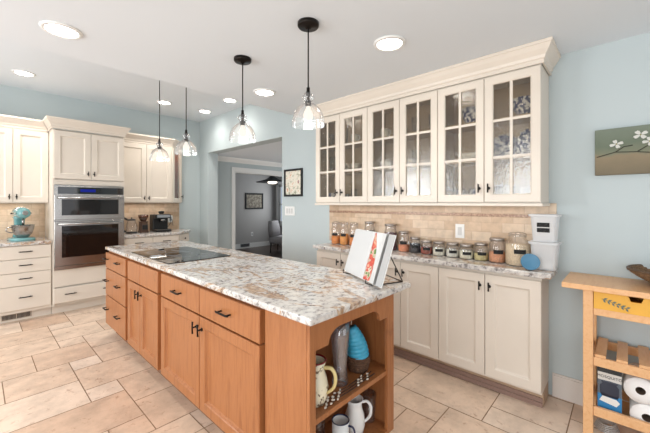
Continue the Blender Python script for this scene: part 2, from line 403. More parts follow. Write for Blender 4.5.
# door casing in the passage, crown in the passage, baseboards
mb = MB().box(3.455, 3.53, YB - .02, YB, 0, 2.09).box(5.3, 5.375, YB - .02, YB, 0, 2.09).box(3.53, 5.3, YB - .02, YB, 2.0, 2.09)
mb.box(3.53, 3.545, YB, YB + .12, 0, 2.0).box(5.285, 5.3, YB, YB + .12, 0, 2.0).box(3.545, 5.285, YB, YB + .12, 1.985, 2.0)
struct('trim_1', mb, M['white'], 'white casing around the doorway in the passage', 'door casing', .003)
struct('trim_2', MB().prism([(YB, 2.18), (YB - .015, 2.18), (YB - .03, 2.20), (YB - .07, 2.245), (YB - .08, 2.27), (YB, 2.27)], XR + .19, 5.6, 'yz'), M['white'], 'white crown moulding along the passage ceiling', 'moulding')
struct('baseboard_right', MB().box(XR - .014, XR, YN, .385, 0, .15).box(XR - .010, XR, YN, .385, .15, .165).box(XR - .014, XR, 2.50, 3.39, 0, .15), mat('baseboard_cream', '#d8d0c8', .45), 'cream white baseboard along the right wall', 'baseboard', .002)

# backsplashes (they are tiled wall)
struct('trim_3', bx(XR - .012, XR, .36, 2.52, .94, 1.37), M['tile'], 'tan travertine brick backsplash under the glass-fronted cabinets', 'backsplash')
mb = MB(); y = .36; ph = 0
mb.box(XR - .016, XR - .0115, .36, 2.52, 1.262, 1.286)
struct('trim_4', mb, M['mosaic'], 'thin brown mosaic strip across the backsplash', 'tile strip', .002)
struct('trim_5', MB().box(-.3, .63, YB - .012, YB, .915, 1.37).box(1.40, 2.42, YB - .012, YB, .915, 1.37), M['tile'], 'tan travertine brick backsplash beside the ovens', 'backsplash')

# ---------------------------------------------------------------- cabinet pieces
SH = lambda t, r: [(0, 0), (0, -t + .003), (.003, -t), (r, -t), (r + .006, -t + .004), (r + .009, -t + .010), (r + .016, -t + (.012 if t < .03 else .017))]
SLAB = lambda t: [(0, 0), (0, -t + .004), (.004, -t)]
def front(name, parent, o, rz, w, h, m, kind='door', r=.062, t=.021):
    mb = MB().at(o, rz); mb.rings(w, h, SH(t, r) if kind == 'door' else SLAB(t)); return mb.build(name, m, parent, world=True)
def pull_v(name, parent, o, rz, L=.062):            # upright bar knob on a post
    mb = MB().at(o, rz); mb.tube([(0, 0, 0), (0, -.024, 0)], .005, 8); mb.tube([(0, -.026, -L / 2), (0, -.028, 0), (0, -.026, L / 2)], [.006, .0045, .006], 8)
    mb.lathe([(.011, -.003), (.011, 0)], (0, 0, 0), 12, axis='y'); return mb.build(name, M['bronze'], parent, world=True)
def pull_h(name, parent, o, rz, L=.12):
    mb = MB().at(o, rz)
    for sx in (-1, 1): mb.tube([(sx * L * .36, 0, 0), (sx * L * .36, -.026, 0)], .005, 8)
    mb.tube([(-L / 2, -.026, 0), (-L * .36, -.03, 0), (L * .36, -.03, 0), (L / 2, -.026, 0)], [.004, .006, .006, .004], 8)
    return mb.build(name, M['bronze'], parent, world=True)
def glass_door(parent, o, rz, w, h, side, r=.058, t=.021, nx=2, nz=3, pane=None):
    mb = MB().at(o, rz)
    mb.rings(w, h, [(0, 0), (0, -t + .003), (.003, -t), (r - .008, -t), (r, -t + .006), (r, 0)], fill=False, closed=True)
    for k in range(1, nx): x = r + (w - 2 * r) * k / nx; mb.box(x - .009, x + .009, -t + .005, -.006, r, h - r)
    for k in range(1, nz): z = r + (h - 2 * r) * k / nz; mb.box(r, w - r, -t + .0055, -.0065, z - .009, z + .009)
    d = mb.build('door', M['cream'], parent, world=True)
    MB().at(o, rz).box(r - .004, w - r + .004, -.006, -.003, r - .004, h - r + .004).build('glass_pane', pane or M['pane'], d, world=True)
    if side: pull_v('pull', d, Matrix.Translation(o) @ Matrix.Rotation(rz, 4, 'Z') @ Vector(((w - .03) if side > 0 else .03, -t, .10)), rz)
    return d
CROWN = [(0, -.13), (.012, -.13), (.012, -.105), (.02, -.098), (.024, -.08), (.045, -.05), (.056, -.03), (.06, -.022), (.066, -.02), (.066, 0), (0, 0)]
def crown(name, rect, z, label, open_side, scale=1, mats=None, skip=()):
    # moulding round the three free sides of a footprint (x0,x1,y0,y1); open_side is against the wall
    x0, x1, y0, y1 = rect; mb = MB(); vs = []; n = len(CROWN)
    for (o, dz) in CROWN:
        cope = .067 if (o == 0 and dz == 0) else o + .001      # end cut to fit against the deeper moulding
        o *= scale; dz *= scale
        if open_side == 'x': P = [(x1, y1 + (0 if 'b' in skip else o)), (x0 - o, y1 + (0 if 'b' in skip else o)), (x0 - o, y0 - (0 if 'a' in skip else o)), (x1, y0 - (0 if 'a' in skip else o))]
        else: P = [(x0 - (0 if 'a' in skip else o), y1), (x0 - (0 if 'a' in skip else o), y0 - o), (x1 + (-cope if 'b' in skip else o), y0 - o), (x1 + (-cope if 'b' in skip else o), y1)]
        vs += [(p[0], p[1], z + dz) for p in P]
    fs = []
    for i in range(n):
        for j in range(3): fs.append((i * 4 + j, i * 4 + j + 1, ((i + 1) % n) * 4 + j + 1, ((i + 1) % n) * 4 + j))
    fs.append(tuple(i * 4 for i in range(n))); fs.append(tuple(i * 4 + 3 for i in range(n)))
    mb.add(vs, fs); return tag(mb.build(name, M['cream']), label, 'moulding')

# ---------------------------------------------------------------- glass-fronted wall cabinets (right wall)
PAIRS = [(.405, 1.10), (1.10, 1.782), (1.782, 2.462)]
UZ0, UZ1, UXF = 1.372, 2.285, 2.52
UL = ['glass-fronted cream wall cabinet nearest the flower painting', 'glass-fronted cream wall cabinet in the middle of the row of three', 'glass-fronted cream wall cabinet nearest the passage opening']
ULAB = []
for (a, b), lb in zip(PAIRS, UL):
    t = thing('wall_cabinet', lb, 'cabinet', (XR, (a + b) / 2, UZ0), group='glass-fronted wall cabinets')
    a2, b2 = a + .0015, b - .0015
    mb = MB().box(UXF, XR - .003, a2, a2 + .018, UZ0, UZ1).box(UXF, XR - .003, b2 - .018, b2, UZ0, UZ1)
    mb.box(UXF, XR - .003, a2 + .018, b2 - .018, UZ0, UZ0 + .02).box(UXF, XR - .003, a2 + .018, b2 - .018, UZ1 - .02, UZ1)
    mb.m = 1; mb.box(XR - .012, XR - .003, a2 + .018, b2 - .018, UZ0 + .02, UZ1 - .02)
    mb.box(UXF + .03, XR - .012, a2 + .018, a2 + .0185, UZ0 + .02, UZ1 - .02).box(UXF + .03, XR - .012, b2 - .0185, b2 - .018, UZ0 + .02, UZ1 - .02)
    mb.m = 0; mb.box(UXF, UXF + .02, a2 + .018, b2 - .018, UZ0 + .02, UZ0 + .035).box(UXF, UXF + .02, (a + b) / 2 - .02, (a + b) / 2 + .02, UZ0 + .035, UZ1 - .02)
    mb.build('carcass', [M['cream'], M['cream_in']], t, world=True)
    for z in (1.68, 1.965): MB().box(UXF + .03, XR - .012, a2 + .019, b2 - .019, z, z + .018).build('shelf', M['cream_in'], t, world=True)
    w = (b - a) / 2 - .004; h = UZ1 - UZ0 - .02
    glass_door(t, (UXF - .001, b - .002, UZ0 + .006), R90, w, h, 1)
    glass_door(t, (UXF - .001, (a + b) / 2 - .002, UZ0 + .006), R90, w, h, -1)
crown('crown_moulding', (2.512, XR - .002, .402, 2.465), ZL - .002, 'stepped cream crown moulding along the top of the glass-fronted cabinets', 'x')
tag(MB().box(2.495, XR - .014, .395, 2.472, UZ0 - .022, UZ0 - .001).build('light_rail', M['cream'], bevel=.003), 'cream light rail under the glass-fronted cabinets', 'moulding')
area('under_cabinet_light', (2.66, 1.43, 1.345), (0, 0, 0), .05, 1.9, 1.8, (1, .92, .84))

# base cabinets under them
BL = ['cream two-door base cabinet nearest the birch cart', 'cream two-door base cabinet in the middle of the run', 'cream two-door base cabinet nearest the passage opening, behind the cookbook']
for (a, b), lb in zip(PAIRS, BL):
    t = thing('base_cabinet', lb, 'cabinet', (XR, (a + b) / 2, 0), group='base cabinets on the right wall')
    a2, b2 = a + .0015, b - .0015
    MB().box(2.535, XR - .003, a2, b2, .105, .879).build('carcass', M['cream'], t, world=True)
    k = MB().box(2.59, XR - .02, a2, b2, 0.001, .104); k.build('toe_kick', M['toe'], t, world=True)
    w = (b - a) / 2 - .004; h = .735
    for s, o in ((1, b - .002), (-1, (a + b) / 2 - .002)):
        d = front('door', t, (2.534, o, .122), R90, w, h, M['cream'])
        pull_v('pull', d, (2.513, o - ((w - .03) if s > 0 else .03), .122 + h - .085), R90)
struct('trim_6', MB().box(2.575, 2.589, .41, 2.46, 0, .03).box(2.582, 2.589, .41, 2.46, .03, .06), mat('shoe_moulding', '#8f7468', .5), 'brown shoe moulding at the foot of the right base cabinets', 'moulding')
tag(MB().prism([(2.49, .350), (XR - .002, .350), (XR - .002, 2.50), (2.49, 2.50)], .881, .918, 'xy').build('countertop', M['granite'], bevel=.006), 'narrow granite countertop carrying the row of jars', 'countertop')

# ---------------------------------------------------------------- oven wall
YF = 5.13        # face of the deep cabinets
t = thing('drawer_cabinet', 'cream base cabinet with four drawers under the turquoise mixer', 'cabinet', (.37, YB, 0))
MB().box(.14, .628, YF + .02, YB - .003, .10, .879).build('carcass', M['cream'], t, world=True)
for z0, z1 in ((.722, .872), (.566, .716), (.412, .560), (.135, .406)):
    d = front('drawer', t, (.145, YF + .019, z0), 0, .475, z1 - z0, M['cream'], 'slab'); pull_h('pull', d, (.39, YF - .002, (z0 + z1) / 2 + .01), 0)
k = MB().box(.14, .628, YF + .07, YB - .02, .001, .099).build('toe_kick', M['cream'], t, world=True)
t2 = thing('drawer_cabinet', 'cream base cabinet at the far left edge of the oven wall', 'cabinet', (-.2, YB, 0))
MB().box(-.62, .138, YF + .02, YB - .003, .10, .879).build('carcass', M['cream'], t2, world=True)
for z0, z1 in ((.722, .872), (.135, .716)):
    d = front('drawer', t2, (-.615, YF + .019, z0), 0, .748, z1 - z0, M['cream'], 'slab'); pull_h('pull', d, (-.24, YF - .002, z1 - .07), 0)
MB().box(-.62, .138, YF + .07, YB - .02, .001, .099).build('toe_kick', M['cream'], t2, world=True)
# toe vent
v = thing('floor_register', 'louvred metal vent in the toe kick under the drawer stack', 'vent', (.31, YF + .068, .02))
MB().box(.19, .45, YF + .064, YF + .069, .025, .09).build('frame', mat('vent_metal', '#b7ab9c', .4, .3), v, world=True)
mb = MB()
for i in range(2):
    for k in range(11): x = .20 + i * .125 + k * .0104; mb.box(x, x + .006, YF + .061, YF + .0635, .032, .083)
mb.build('louvre', M['black'], v, world=True)
tag(MB().box(-.64, .627, YF - .02, YB - .014, .881, .918).build('countertop', M['granite'], bevel=.006), 'granite countertop under the turquoise stand mixer', 'countertop')
# tall oven cabinet
t = thing('oven_cabinet', 'tall cream cabinet housing the double oven', 'cabinet', (1.0, YB, 0))
mb = MB().box(.632, .652, YF - .02, YB - .003, .105, 2.28).box(1.378, 1.398, YF - .02, YB - .003, .105, 2.28)
mb.box(.652, 1.378, YF - .02, YB - .003, 1.60, 1.66).box(.652, 1.378, YF - .02, YB - .003, 2.275, 2.28)
mb.box(.652, 1.378, YF - .02, YB - .003, .34, .545).box(.652, 1.378, YF, YB - .003, .105, .34).box(.652, 1.378, YF, YB - .003, 1.66, 2.275).box(.652, 1.378, YB - .05, YB - .003, .545, 1.60)
mb.build('carcass', M['cream'], t, world=True)
MB().box(.632, 1.398, YF + .06, YB - .02, .001, .104).build('toe_kick', M['cream'], t, world=True)
for s, x in ((1, .640), (-1, 1.018)):
    d = front('door', t, (x, YF - .021, 1.672), 0, .373, .592, M['cream']); pull_v('pull', d, (x + (.343 if s > 0 else .03), YF - .042, 1.745), 0)
d = front('drawer', t, (.640, YF - .021, .14), 0, .751, .185, M['cream'], 'slab'); pull_h('pull', d, (.80, YF - .042, .245), 0); pull_h('pull', d, (1.2, YF - .042, .245), 0)
# double wall oven
ov = thing('wall_oven', 'stainless microwave and oven combination built into the tall cabinet', 'oven', (1.0, YF - .02, .55))
X0o, X1o, YO = .642, 1.386, YF - .03
MB().box(X0o, X1o, YO, YF - .021, .55, 1.595).box(.66, 1.37, YF - .021, YB - .06, .55, 1.595).build('housing', M['steel'], ov, world=True)
p = MB().box(X0o, X1o, YO - .02, YO - .001, 1.475, 1.592).build('control_panel', M['steel'], ov, world=True)
MB().box(X0o + .035, X1o - .012, YO - .023, YO - .0205, 1.485, 1.572).build('control_glass', M['black_glass'], p, world=True)
MB().box(.90, 1.06, YO - .0245, YO - .0232, 1.512, 1.548).build('clock_display', M['led'], p, world=True)
def oven_door(name, z0, z1, win, hz):
    d = MB().at((X0o, YO - .001, z0)).rings(X1o - X0o, z1 - z0, [(0, 0), (0, -.036), (.004, -.04)]).build(name, M['steel'], ov, world=True)
    MB().box(X0o + win[0], X1o - win[0], YO - .044, YO - .0412, z0 + win[1], z1 - win[2]).build('window', M['oven_glass'], d, world=True)
    hb = MB()
    for x in (X0o + .06, X1o - .06): hb.tube([(x, YO - .04, hz), (x, YO - .085, hz)], .009, 10)
    hb.tube([(X0o + .03, YO - .085, hz), (X1o - .03, YO - .085, hz)], .012, 12); hb.build('handle', M['steel'], d, world=True)
oven_door('microwave_door', 1.165, 1.468, (.07, .055, .05), 1.437)
oven_door('oven_door', .60, 1.145, (.07, .10, .055), 1.115)
MB().box(X0o, X1o, YO - .03, YO - .001, .552, .594).build('vent_trim', M['steel'], ov, world=True)
# wall cabinets left and right of the tall one
YU = 5.42
def upper(x0, x1, label):
    t = thing('wall_cabinet', label, 'cabinet', ((x0 + x1) / 2, YB, UZ0))
    MB().box(x0, x1, YU, YB - .003, UZ0, 2.285).build('carcass', M['cream'], t, world=True)
    w = (x1 - x0) / 2 - .004
    for s, x in ((1, x0 + .002), (-1, (x0 + x1) / 2 + .002)):
        d = front('door', t, (x, YU - .001, UZ0 + .012), 0, w, .885, M['cream']); pull_v('pull', d, (x + (w - .03 if s > 0 else .03), YU - .022, UZ0 + .075), 0)
upper(-.03, .629, 'cream two-door wall cabinet above the turquoise mixer')
upper(1.402, 2.16, 'cream two-door wall cabinet above the coffee maker')
upper(-.70, -.033, 'cream two-door wall cabinet at the far left edge')
# angled end cabinet with a glass door
t = thing('corner_wall_cabinet', 'angled cream end cabinet with a narrow glass door beside the coffee corner', 'cabinet', (2.3, YB, UZ0))
P = [(2.163, YU), (2.42, YB - .08), (2.42, YB - .003), (2.163, YB - .003)]
ang = math.atan2(YB - .08 - YU, 2.42 - 2.163); LW = math.hypot(YB - .08 - YU, 2.42 - 2.163)
P2 = [(2.163 + .03, YU + .06), (2.39, YB - .06), (2.39, YB - .02), (2.163 + .03, YB - .02)]
mb = MB().prism(P, UZ0, UZ0 + .03, 'xy').prism(P, 2.255, 2.285, 'xy').box(2.163, 2.18, YU, YB - .003, UZ0 + .03, 2.255).box(2.40, 2.42, YB - .08, YB - .003, UZ0 + .03, 2.255)
mb.m = 1; mb.box(2.18, 2.40, YB - .012, YB - .003, UZ0 + .03, 2.255)
mb.build('carcass', [M['cream'], mat('red_brown_interior', '#a8623c', .5)], t, world=True)
area('cabinet_light', (2.28, 5.66, 2.24), (0, 0, 0), .05, .05, .8, (1, .9, .8))
glass_door(t, (2.165, YU - .002, UZ0 + .01), ang, LW - .004, .89, 1, r=.07, nx=1, nz=1, pane=M['clear_pane'])
crown('crown_moulding', (-.71, .632, YU, YB - .002), 2.41, 'cream crown moulding above the left wall cabinets on the oven wall', 'y', skip=('b',))
crown('crown_moulding', (.632, 1.398, YF - .022, YB - .002), 2.415, 'deep cream crown moulding above the tall oven cabinet', 'y')
# right run: crown follows the angled end
mb = MB(); vs = []; n = len(CROWN)
for (o, dz) in CROWN:
    q = o * math.tan(ang / 2)
    vs += [(1.398 + (.067 if (o == 0 and dz == 0) else o + .001), YU - o, 2.41 + dz), (2.163 + q, YU - o, 2.41 + dz), (2.42 + o * math.sin(ang) + .0, YB - .08 - o * math.cos(ang) + 0, 2.41 + dz), (2.42 + o, YB - .002, 2.41 + dz)]
fs = [(i * 4 + j, i * 4 + j + 1, ((i + 1) % n) * 4 + j + 1, ((i + 1) % n) * 4 + j) for i in range(n) for j in range(3)] + [tuple(i * 4 for i in range(n)), tuple(i * 4 + 3 for i in range(n))]
mb.add(vs, fs); tag(mb.build('crown_moulding', M['cream']), 'cream crown moulding above the coffee corner cabinets', 'moulding')
area('under_cabinet_light', (1.8, 5.6, 1.36), (0, 0, 0), .7, .05, 1.6, (1, .92, .84))
area('under_cabinet_light', (.2, 5.6, 1.36), (0, 0, 0), .7, .05, 1.6, (1, .92, .84))
t = thing('base_cabinet', 'cream base cabinet under the coffee maker', 'cabinet', (1.8, YB, 0))
MB().box(1.402, 2.16, YF + .02, YB - .003, .10, .879).build('carcass', M['cream'], t, world=True)
MB().box(1.402, 2.16, YF + .07, YB - .02, .001, .099).build('toe_kick', M['cream'], t, world=True)
for x in (1.405, 1.783):
    d = front('drawer', t, (x, YF + .019, .735), 0, .372, .135, M['cream'], 'slab'); pull_h('pull', d, (x + .186, YF - .002, .80), 0)
    d = front('door', t, (x, YF + .019, .125), 0, .372, .60, M['cream']); pull_v('pull', d, (x + (.33 if x < 1.5 else .04), YF - .002, .66), 0)
t = thing('corner_base_cabinet', 'angled cream base cabinet at the end of the coffee counter', 'cabinet', (2.3, YB, 0))
MB().prism([(2.163, YF + .02), (2.44, YF + .30), (2.44, YB - .003), (2.163, YB - .003)], .10, .879, 'xy').build('carcass', M['cream'], t, world=True)
MB().prism([(2.163, YF + .10), (2.40, YF + .34), (2.40, YB - .02), (2.163, YB - .02)], .001, .099, 'xy').build('toe_kick', M['cream'], t, world=True)
a2 = math.atan2(.28, .277)
d = front('drawer', t, (2.168, YF + .023, .735), a2, .375, .135, M['cream'], 'slab'); pull_v('pull', d, (2.30, YF + .138, .80), a2, .03)
d = front('door', t, (2.168, YF + .023, .125), a2, .375, .60, M['cream']); pull_v('pull', d, (2.20, YF + .038, .66), a2)
tag(MB().prism([(1.404, YF - .02), (2.175, YF - .02), (2.47, YF + .28), (2.47, YB - .014), (1.404, YB - .014)], .881, .918, 'xy').build('countertop', M['granite'], bevel=.006), 'granite countertop with a clipped end under the coffee maker', 'countertop')

# ---------------------------------------------------------------- kitchen island
IX0, IX1, IY0, IY1 = .935, 1.595, .955, 3.975
isl = thing('kitchen_island', 'honey wood kitchen island with drawers, doors and an open shelf end', 'kitchen island', (1.22, 2.44, 0))
mb = MB()
mb.box(IX0 + .021, IX1, 1.26, IY1, .105, .884)                       # cabinet body behind the fronts
mb.build('carcass', M['wood'], isl, world=True)
mb = MB().box(IX0 + .07, IX1 - .03, IY0 + .05, IY1 - .02, .001, .104); mb.build('toe_kick', mat('island_toe', '#7d5a44', .6), isl, world=True)
# face frame stiles on the long side
mb = MB()
for a, b in ((1.2585, 1.272), (2.478, 2.535), (3.24, 3.30), (3.955, IY1)): mb.box(IX0 + .014, IX0 + .0205, a, b, .105, .884)
mb.box(IX0 + .0145, IX0 + .0205, 1.272, 3.955, .105, .13); mb.box(IX0 + .0145, IX0 + .0205, 1.272, 3.955, .862, .884)
mb.build('face_frame', M['wood'], isl, world=True)
FX = IX0 + .0135
def ifront(nm, ya, yb, z0, z1, kind):
    return front(nm, isl, (FX, yb, z0), R90, yb - ya, z1 - z0, M['wood'], kind, r=.058, t=.036)
for z0, z1 in ((.705, .862), (.432, .697), (.132, .424)):
    d = ifront('drawer', 3.305, 3.95, z0, z1, 'slab')
    for yy in (3.50, 3.88): pull_h('pull', d, (FX - .036, yy, (z0 + z1) / 2 + .02), R90)
for ya, yb, s in ((2.925, 3.238, 1), (2.54, 2.917, -1)):
    ifront('false_drawer_front', ya, yb, .70, .862, 'slab')
    d = ifront('door', ya, yb, .132, .69, 'door'); pull_v('pull', d, (FX - .036, ya + .03 if s > 0 else yb - .03, .62), R90, .07)
for ya, yb, s in ((1.885, 2.475, 1), (1.275, 1.877, -1)):
    d = ifront('drawer', ya, yb, .70, .862, 'slab'); pull_h('pull', d, (FX - .036, (ya + yb) / 2, .782), R90, .13)
    d = ifront('door', ya, yb, .132, .69, 'door'); pull_v('pull', d, (FX - .036, ya + .03 if s > 0 else yb - .03, .62), R90, .07)
# open shelf end
MB().box(IX0, IX0 + .02, IY0 + .0205, 1.258, .105, .884).build('end_panel', M['wood'], isl, world=True)
MB().box(IX1 - .02, IX1, IY0 + .0205, 1.24, .105, .884).build('end_panel', M['wood'], isl, world=True)
MB().box(IX0 + .02, IX1 - .02, 1.245, 1.259, .105, .884).build('back_panel', M['wood_dark'], isl, world=True)
MB().box(IX0 + .02, IX1 - .02, IY0 + .0205, 1.245, .862, .884).build('top_panel', M['wood_dark'], isl, world=True)
xl, xr = IX0, IX1; sl, sr = .972, 1.53
pts = [(sl, .105), (sl, .749), (1.050, .749)]
for k in range(0, 9): a = k / 8 * PI / 2; pts.append((1.055 + .085 * (1 - math.cos(a)), .757 + .056 * math.sin(a)))
for k in range(0, 9): a = k / 8 * PI / 2; pts.append((1.385 + .068 * math.sin(a), .755 + .056 * math.cos(a)))
pts += [(1.458, .747), (sr, .747), (sr, .105)]
poly = [(xl, .105)] + pts + [(xr, .105), (xr, .884), (xl, .884)]
MB().prism(poly, IY0, IY0 + .02, 'xz').build('arched_face_frame', M['wood'], isl, bevel=.002, world=True)
MB().box(sl, sr, IY0 + .001, IY0 + .02, .105, .128).build('bottom_rail', M['wood'], isl, world=True)
MB().box(IX0 + .0205, IX1 - .0205, IY0 + .006, 1.2445, .430, .4545).build('shelf', M['wood'], isl, bevel=.002, world=True)
MB().box(IX0 + .0205, IX1 - .0205, IY0 + .0205, 1.2445, .108, .128).build('shelf', M['wood'], isl, bevel=.002, world=True)
top = tag(MB().prism([(.888, .903), (1.70, .903), (1.715, 3.985), (.915, 3.985)], .886, .918, 'xy').build('countertop', M['granite'], bevel=.008), 'large speckled granite countertop of the wooden island', 'countertop')
ck = tag(MB().box(.965, 1.48, 2.475, 3.32, .9185, .925).build('cooktop', M['cooktop'], bevel=.003), 'black glass cooktop set into the island countertop', 'cooktop')
mb = MB(); mb.box(1.0, 1.08, 2.85, 2.95, .9255, .9258); mb.build('control_panel', M['grey'], ck, world=True)
mb = MB()
for x, y, r in ((1.12, 2.66, .09), (1.35, 2.66, .075), (1.22, 2.9, .11), (1.12, 3.14, .075), (1.35, 3.14, .09)):
    mb.tube([(x + r * math.cos(a * PI / 20), y + r * math.sin(a * PI / 20), .9252) for a in range(40)], .0012, 4, close=True)
mb.build('burner_ring', M['grey'], ck)

# ---------------------------------------------------------------- recessed lights and pendants
def downlight(x, y, z, label, k=1.0):
    t = thing('recessed_light', label, 'ceiling light', (x, y, z), group='recessed ceiling lights')
    MB().lathe([(.078, -.002), (.082, -.012), (.10, -.008), (.105, -.0005), (.078, -.0005)], n=36, cap=False).build('trim_ring', M['white'], t)
    MB().lathe([(.079, -.004), (.079, -.0015)], n=36).build('lens', M['lens'], t)
    l = bpy.data.lights.new('downlight_lamp', 'AREA'); l.shape = 'DISK'; l.size = .15; l.energy = CAN_POWER * k; l.color = (1, .96, .91); l.spread = math.radians(120)
    o = bpy.data.objects.new('downlight_lamp', l); C.objects.link(o); o.parent = t; o.location = (0, 0, -.018)
downlight(.35, 2.49, ZL, 'large lit recessed light at top left on the low ceiling')
downlight(1.835, 1.13, ZL, 'lit recessed light above the glass-fronted cabinets')
downlight(1.845, 2.49, ZL, 'lit recessed light between the second pendant and the glass-fronted cabinets')
downlight(.37, 5.05, ZH, 'lit recessed light above the left wall cabinets on the oven wall', 2.0)
downlight(1.89, 5.0, ZH, 'lit recessed light behind the rod of the farthest pendant', 2.4)
downlight(2.52, 5.0, ZH, 'lit recessed light high over the corner by the passage opening')
downlight(2.50, 4.2, ZH, 'lit recessed light just left of the second pendant rod')
downlight(.35, 1.13, ZL, 'recessed light near the camera on the low ceiling')
def pendant(y, zc, label):
    x = 1.31; zb = 1.818
    t = thing('pendant_light', label, 'pendant light', (x, y, zc), group='glass pendants over the island')
    b = zb - zc
    MB().lathe([(0, 0), (.062, 0), (.062, -.018), (.057, -.024), (.02, -.026), (.012, -.034), (0, -.034)], n=32, cap=False).build('canopy', M['bronze'], t)
    MB().tube([(0, 0, -.03), (0, 0, b + .205)], .0042, 8).build('rod', M['bronze'], t)
    MB().lathe([(.004, b + .225), (.010, b + .222), (.010, b + .20), (.013, b + .198), (.013, b + .175), (.009, b + .170), (.009, b + .15), (.018, b + .145), (.018, b + .118), (.0, b + .118)], n=20, cap=False).build('socket', M['bronze'], t)
    prof = [(.014, b + .192), (.026, b + .186), (.034, b + .172), (.033, b + .158), (.024, b + .146), (.022, b + .138), (.03, b + .130), (.048, b + .118), (.068, b + .098), (.083, b + .072), (.091, b + .045), (.094, b + .022), (.0955, b + .018), (.0955, b)]
    MB().lathe(prof, n=40, cap=False).build('glass_shade', M['shade_glass'], t)
    MB().lathe([(0, b + .118), (.012, b + .112), (.014, b + .10), (.024, b + .08), (.029, b + .062), (.024, b + .044), (.012, b + .034), (0, b + .031)], n=20, cap=False).build('bulb', M['bulb'], t)
    l = bpy.data.lights.new('pendant_lamp', 'POINT'); l.energy = 1.0; l.color = (1, .9, .78); l.shadow_soft_size = .03
    o = bpy.data.objects.new('pendant_lamp', l); C.objects.link(o); o.parent = t; o.location = (0, 0, b + .01)
pendant(1.35, ZL, 'clear glass pendant nearest the camera, the largest of the four')
pendant(2.03, ZL, 'clear glass pendant second from the camera, on the low ceiling')
pendant(2.955, ZH, 'clear glass pendant third from the camera, just past the ceiling step')
pendant(3.59, ZH, 'clear glass pendant farthest from the camera, in front of the oven wall cabinets')
#@@DETAILS@@
# ---------------------------------------------------------------- jars on the narrow counter
def solid(h, rough=.7): return mat('content_' + h.strip('#'), h, rough, var=.35, scale=120, bump=.4, bscale=220)
CT = .9185
PLAQUE = M['print']
# (name, y, x, height, radius, fill fraction, colour, lid, neck, label text, contents text)
JARS = [
 ('storage_jar', 2.372, .247, .051, .45, '#e08a3c', 'clip', 'tall clip-top glass jar at the far end of the counter by the passage', 'orange lentils in the jar at the far end of the counter'),
 ('storage_jar', 2.250, .247, .051, .60, '#e39a4c', 'clip', 'tall clip-top glass jar second from the far end of the counter', 'pale orange lentils in the second jar from the far end'),
 ('storage_jar', 2.118, .245, .051, .55, '#d88440', 'clip', 'tall clip-top glass jar third from the far end, half behind the cookbook', 'orange grains in the jar half behind the left edge of the cookbook'),
 ('storage_jar', 1.915, .265, .054, .80, '#3c4247', 'screw', 'tall jar of dark beans standing behind the cookbook', 'dark beans in the tall jar behind the cookbook'),
 ('storage_jar', 1.665, .252, .060, .82, '#5c2a33', 'screw', 'tall jar of dark red beans just right of the cookbook', 'dark red beans in the jar just right of the cookbook'),
 ('storage_jar', 1.540, .190, .048, .42, '#d98a62', 'screw', 'medium jar one third full of pink lentils beside the red bean jar', 'pink lentils in the medium jar beside the red beans'),
 ('storage_jar', 1.428, .142, .045, .72, '#2b2f36', 'screw', 'small squat jar filled with black beans', 'black beans in a small squat jar'),
 ('storage_jar', 1.318, .124, .048, .60, '#9c4e3c', 'screw', 'small squat jar of reddish beans between the black bean jar and a white one', 'reddish beans in a small squat jar'),
 ('storage_jar', 1.206, .122, .049, .66, '#e6ddcd', 'screw', 'small squat white-filled jar beside the reddish bean jar, left of the light switch', 'white grain in the jar left of the light switch'),
 ('storage_jar', 1.090, .121, .049, .66, '#e9e1d4', 'screw', 'small squat white-filled jar below the light switch', 'white grain in the jar below the light switch'),
 ('storage_jar', .978, .118, .052, .70, '#e8dcc6', 'screw', 'small squat cream-filled jar right of the light switch', 'cream grain in the jar right of the light switch'),
 ('storage_jar', .868, .138, .049, .50, '#c9bb84', 'screw', 'small jar half full of yellow-green peas', 'yellow-green peas in a half-full small jar'),
 ('storage_jar', .752, .186, .054, .52, '#d99a72', 'screw', 'medium jar of orange grains beside the biggest jar', 'orange grains in the jar beside the biggest jar'),
 ('storage_jar', .612, .240, .074, .80, '#e6cdae', 'clip', 'biggest clip-top jar on the counter, filled with flour', 'flour in the biggest clip-top jar'),
]
